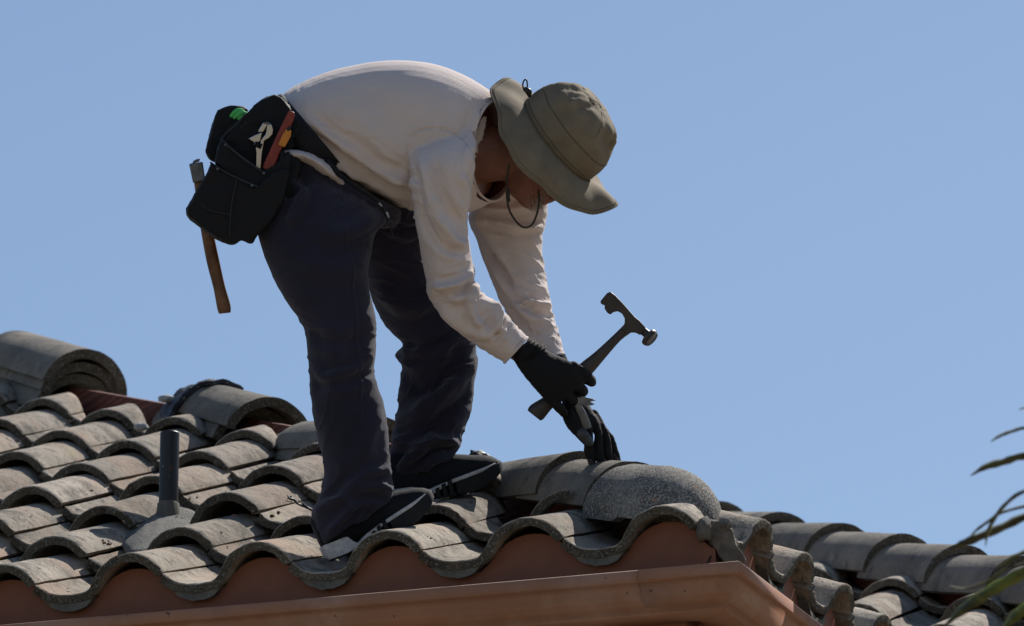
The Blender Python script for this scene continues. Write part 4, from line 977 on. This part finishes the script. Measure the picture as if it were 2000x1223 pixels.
# belt hammer
bh = empty('claw_hammer', W(390, 340, .50), 'wooden handled hammer hanging head up in the belt loop', 'hammer')
rod([(386, 335, .515), (393, 390, .515), (404, 450, .515), (416, 510, .515), (428, 560, .515), (437, 598, .515), (439, 612, .515)], [10, 10, 12, 13, 12, 14, 12], [8, 8, 9, 9, 9, 10, 8], 'handle', M['hickory'], bh)
prism([(369, 320), (396, 316), (401, 352), (377, 358)], .497, .530, M['galv'], 'head', bh, .003)
prism([(374, 322), (378, 319), (389, 316), (391, 310), (384, 311), (378, 314)], .505, .522, M['galv'], 'head', bh, .002)

# ------------------------------------------------------------------ tool belt
belt = empty('tool_belt', W(540, 320, .5), 'black nylon tool belt with pouches round the waist of the roofer', 'tool belt')
bl = stations([(524, 196, 640, 372, .60, .178), (546, 186, 680, 350, .60, .180), (552, 186, 690, 348, .60, .172)], 3, 48, .9)
o = mk('webbing', *loft(bl, cap=False), M['pouch'], belt); solid(o, .004, 0)
mk('webbing', *tpx([(640, 318, .435), (668, 345, .43), (700, 370, .435), (740, 396, .45)], [9, 5, 2.5, 1.5], 8), M['pouch'], belt)
def pouch(poly, d0, d1, name='pouch', mt='pouch', bev=.008, puff=.007, seed=0):
    P_ = cr(poly + [poly[0]], 3)[:-1]; cx = P_.mean(0); n = len(P_); rings = []
    for t, k in ((0, .55), (.12, .86), (.3, 1), (.7, 1), (.88, .9), (1, .7)):
        d = d0 + (d1 - d0) * t - (puff * (1 - k) if t < .5 else -puff * (1 - k)); rr = []
        kk = .94 + .06 * k
        for x, y in P_: rr.append(W(cx[0] + (x - cx[0]) * kk, cx[1] + (y - cx[1]) * kk, d))
        rings.append(rr)
    v, f = loft(rings); 
    # domed front
    me = remesh([(v, f)], .0035, 3, name); jitter(me, .0045, 16, seed); jitter(me, .0015, 50, seed + 4)
    return link(name, me, M[mt], belt)
pouch([(401, 297), (412, 258), (426, 217), (458, 208), (483, 215), (490, 260), (450, 310), (415, 315)], .47, .56, seed=1)
pouch([(473, 232), (496, 210), (520, 191), (548, 188), (592, 250), (566, 296), (520, 340), (460, 320), (438, 278)], .425, .50, seed=2)
pouch([(418, 320), (432, 272), (452, 290), (480, 312), (510, 332), (545, 318), (566, 296), (560, 350), (540, 410), (500, 380)], .385, .455, seed=3)
pouch([(411, 318), (440, 336), (472, 352), (501, 364), (530, 340), (566, 330), (556, 380), (544, 411), (522, 440), (501, 458), (491, 476), (470, 470), (454, 478), (422, 466), (364, 419), (379, 384), (405, 337)], .37, .48, seed=4)
pouch([(520, 330), (574, 296), (588, 330), (566, 390), (530, 440), (505, 440)], .405, .47, seed=5)
def trim(pts, r=1.8, mt='pouchtrim', nm='binding'): mk(nm, *tpx(pts, [r] * len(pts), 6, 3), M[mt], belt)
trim([(432, 272, .388), (452, 291, .378), (480, 313, .374), (509, 333, .374)], 2.6); trim([(432, 272, .388), (440, 262, .40), (470, 234, .42), (478, 224, .425)], 2.0)
trim([(426, 217, .475), (442, 210, .468), (458, 208, .468), (482, 215, .47)], 2.2); trim([(496, 208, .43), (521, 191, .44), (548, 188, .45)], 2.4)
trim([(412, 318, .378), (440, 336, .366), (472, 352, .362), (501, 364, .362)], 2.2); trim([(462, 352, .362), (452, 400, .358), (448, 462, .364)], 1.2)
for pts in ([(505, 368, .372), (498, 410, .368), (492, 470, .375)], [(528, 342, .392), (522, 390, .392), (508, 440, .40)], [(384, 392, .372), (410, 410, .362), (450, 420, .36)], [(470, 250, .42), (500, 225, .425), (540, 205, .43)]): trim(pts, 1.1)
trim([(552, 300, .39), (545, 345, .392), (530, 400, .395)], 6, 'pouch', 'strap')
for x, y, d in ((425, 330, .366), (492, 362, .362), (515, 338, .374), (441, 283, .384)):
    v, f = cyl(W(x, y, d - .004), FW, .0035, .006, 12); mk('rivet', v, f, M['galv'], belt)
for k, (x, y) in enumerate([(455, 226), (462, 219), (470, 222), (477, 226), (466, 228)]):
    pass
gn = [tpx([(453, 226, .468), (462, 217, .462), (474, 216, .462)], [5, 6, 4], 10), tpx([(460, 229, .462), (470, 221, .458), (480, 222, .460)], [5, 6, 4], 10), tpx([(466, 232, .462), (474, 228, .459), (481, 228, .460)], [4, 4.5, 3], 10)]
o = mk('folded_glove', *join(gn), M['green']); jitter(o.data, .002, 60, 2); tag(o, 'bright green cloth tucked in the rear pouch of the tool belt', 'glove')
wr = empty('adjustable_wrench', W(510, 280, .40), 'shiny adjustable wrench standing in the main pouch', 'wrench')
prism([(503, 258), (513, 240), (524, 238), (531, 244), (534, 253), (533, 262), (526, 270), (516, 275), (512, 300), (510, 330), (499, 330), (500, 300), (499, 284), (508, 280), (509, 274), (519, 262), (521, 246), (514, 258)], .404, .414, M['steel'], 'jaw', wr, .0018)
prism([(485, 271), (497, 264), (512, 258), (508, 276), (499, 281)], .402, .412, M['steel'], 'jaw', wr, .0018)
v, f = cyl(W(497, 280, .403), (W(512, 287, .403) - W(497, 280, .403)), .0055, .015, 16); o = mk('knurl', v, f, M['galv'], wr)
for k in range(4):
    p = W(499 + 3.2 * k, 281 + 1.5 * k, .403); v, f = cyl(p, (W(512, 287, .403) - W(497, 280, .403)), .0065, .0016, 16); mk('knurl', v, f, M['blackp'], wr)
kn = prism([(564, 216), (575, 219), (576, 228), (571, 240), (534, 331), (527, 335), (513, 329), (515, 320), (552, 240)], .392, .408, M['redplastic'], 'utility_knife', None, .003); tag(kn, 'flat worn red tool handle tucked in the main pouch', 'utility knife')
pc = empty('marking_crayon', W(558, 265, .386), 'short orange crayon with dark tip in front of the red handle', 'crayon')
prism([(559, 252), (569, 254), (568, 266), (556, 288), (543, 283), (550, 266)], .384, .392, M['orange'], 'body', pc, .002)
mk('tip', *tpx([(563, 254, .387), (566, 249, .387)], [4, 3], 10, 1), M['blackp'], pc)
# trouser drawstring and belt tail
mk('drawstring', *tpx([(742, 398, .46), (752, 408, .46), (757, 425, .46), (762, 440, .465), (768, 465, .47)], [2.5, 3.5, 3, 2, 1.2], 8), M['pouchtrim'], worker)
mk('drawstring', *tpx([(740, 396, .452), (745, 402, .452)], [2.2, 1.8], 8, 1), M['sole'], worker); mk('drawstring', *tpx([(756, 416, .452), (759, 424, .452)], [2.5, 1.8], 8, 1), M['sole'], worker)

# ------------------------------------------------------------------ palm frond reaching in from the right
frond = empty('palm_frond', W(2190, 1330, -3), 'palm frond with long narrow drying leaflets hanging in from the right edge', 'palm frond')
mk('rachis', *tpx([(2190, 1330, -3), (2165, 1180, -3), (2150, 1020, -3.02), (2152, 880, -3.05), (2165, 760, -3.1)], [15, 13, 11, 9, 7], 10), M['palm'], frond)
LV = [([(1935, 863), (1950, 853), (1975, 843), (2010, 836), (2080, 850), (2152, 890)], 4.5), ([(1896, 929), (1925, 912), (1961, 902), (2000, 891), (2070, 895), (2150, 940)], 11),
      ([(1925, 1067), (1928, 1045), (1938, 1020), (1961, 988), (2000, 960), (2070, 950), (2150, 985)], 5.5), ([(1892, 1051), (1908, 1035), (1930, 1019), (1960, 1000), (2040, 985), (2150, 1000)], 4),
      ([(1849, 1077), (1872, 1066), (1900, 1054), (1960, 1029), (2010, 1008), (2080, 1010), (2152, 1050)], 13), ([(1945, 1110), (1962, 1100), (1985, 1086), (2020, 1075), (2090, 1075), (2156, 1110)], 7),
      ([(1843, 1226), (1875, 1195), (1925, 1160), (1975, 1132), (2020, 1112), (2090, 1110), (2162, 1160)], 19), ([(1955, 1232), (1985, 1202), (2020, 1182), (2080, 1170), (2168, 1210)], 19),
      ([(1856, 1145), (1885, 1150), (1930, 1135), (1975, 1108), (2060, 1095), (2158, 1130)], 3.5), ([(1990, 800), (2030, 790), (2090, 800), (2152, 850)], 5)]
for li, (pl, wd) in enumerate(LV):
    C_ = cr([(x, y, -3 + .05 * math.sin(li * 2.1) - .02 * i) for i, (x, y) in enumerate(pl)], 5); n = len(C_); vs = []; fs = []
    for i, (x, y, d) in enumerate(C_):
        q0 = C_[max(i - 1, 0)]; q1 = C_[min(i + 1, n - 1)]; tx, ty = q1[0] - q0[0], q1[1] - q0[1]; l = math.hypot(tx, ty) + 1e-6; nx, ny = -ty / l, tx / l
        ww = wd * min(1, (i / n) * 4 + .08) * (1 + .12 * math.sin(i * 1.7 + li)); tw = .6 * math.sin(i * .25 + li)
        for s_, dd in ((-1, .012 * tw + .006), (0, -.006), (1, -.012 * tw + .006)): vs.append(W(x + nx * ww * s_ * .6, y + ny * ww * s_ * .6, d + dd))
    for i in range(n - 1):
        a = i * 3; fs += [(a, a + 1, a + 4, a + 3), (a + 1, a + 2, a + 5, a + 4)]
    o = mk('leaflet', vs, fs, M['palmgreen'] if li in (6, 7) else M['palm'], frond); solid(o, .0012, 0)
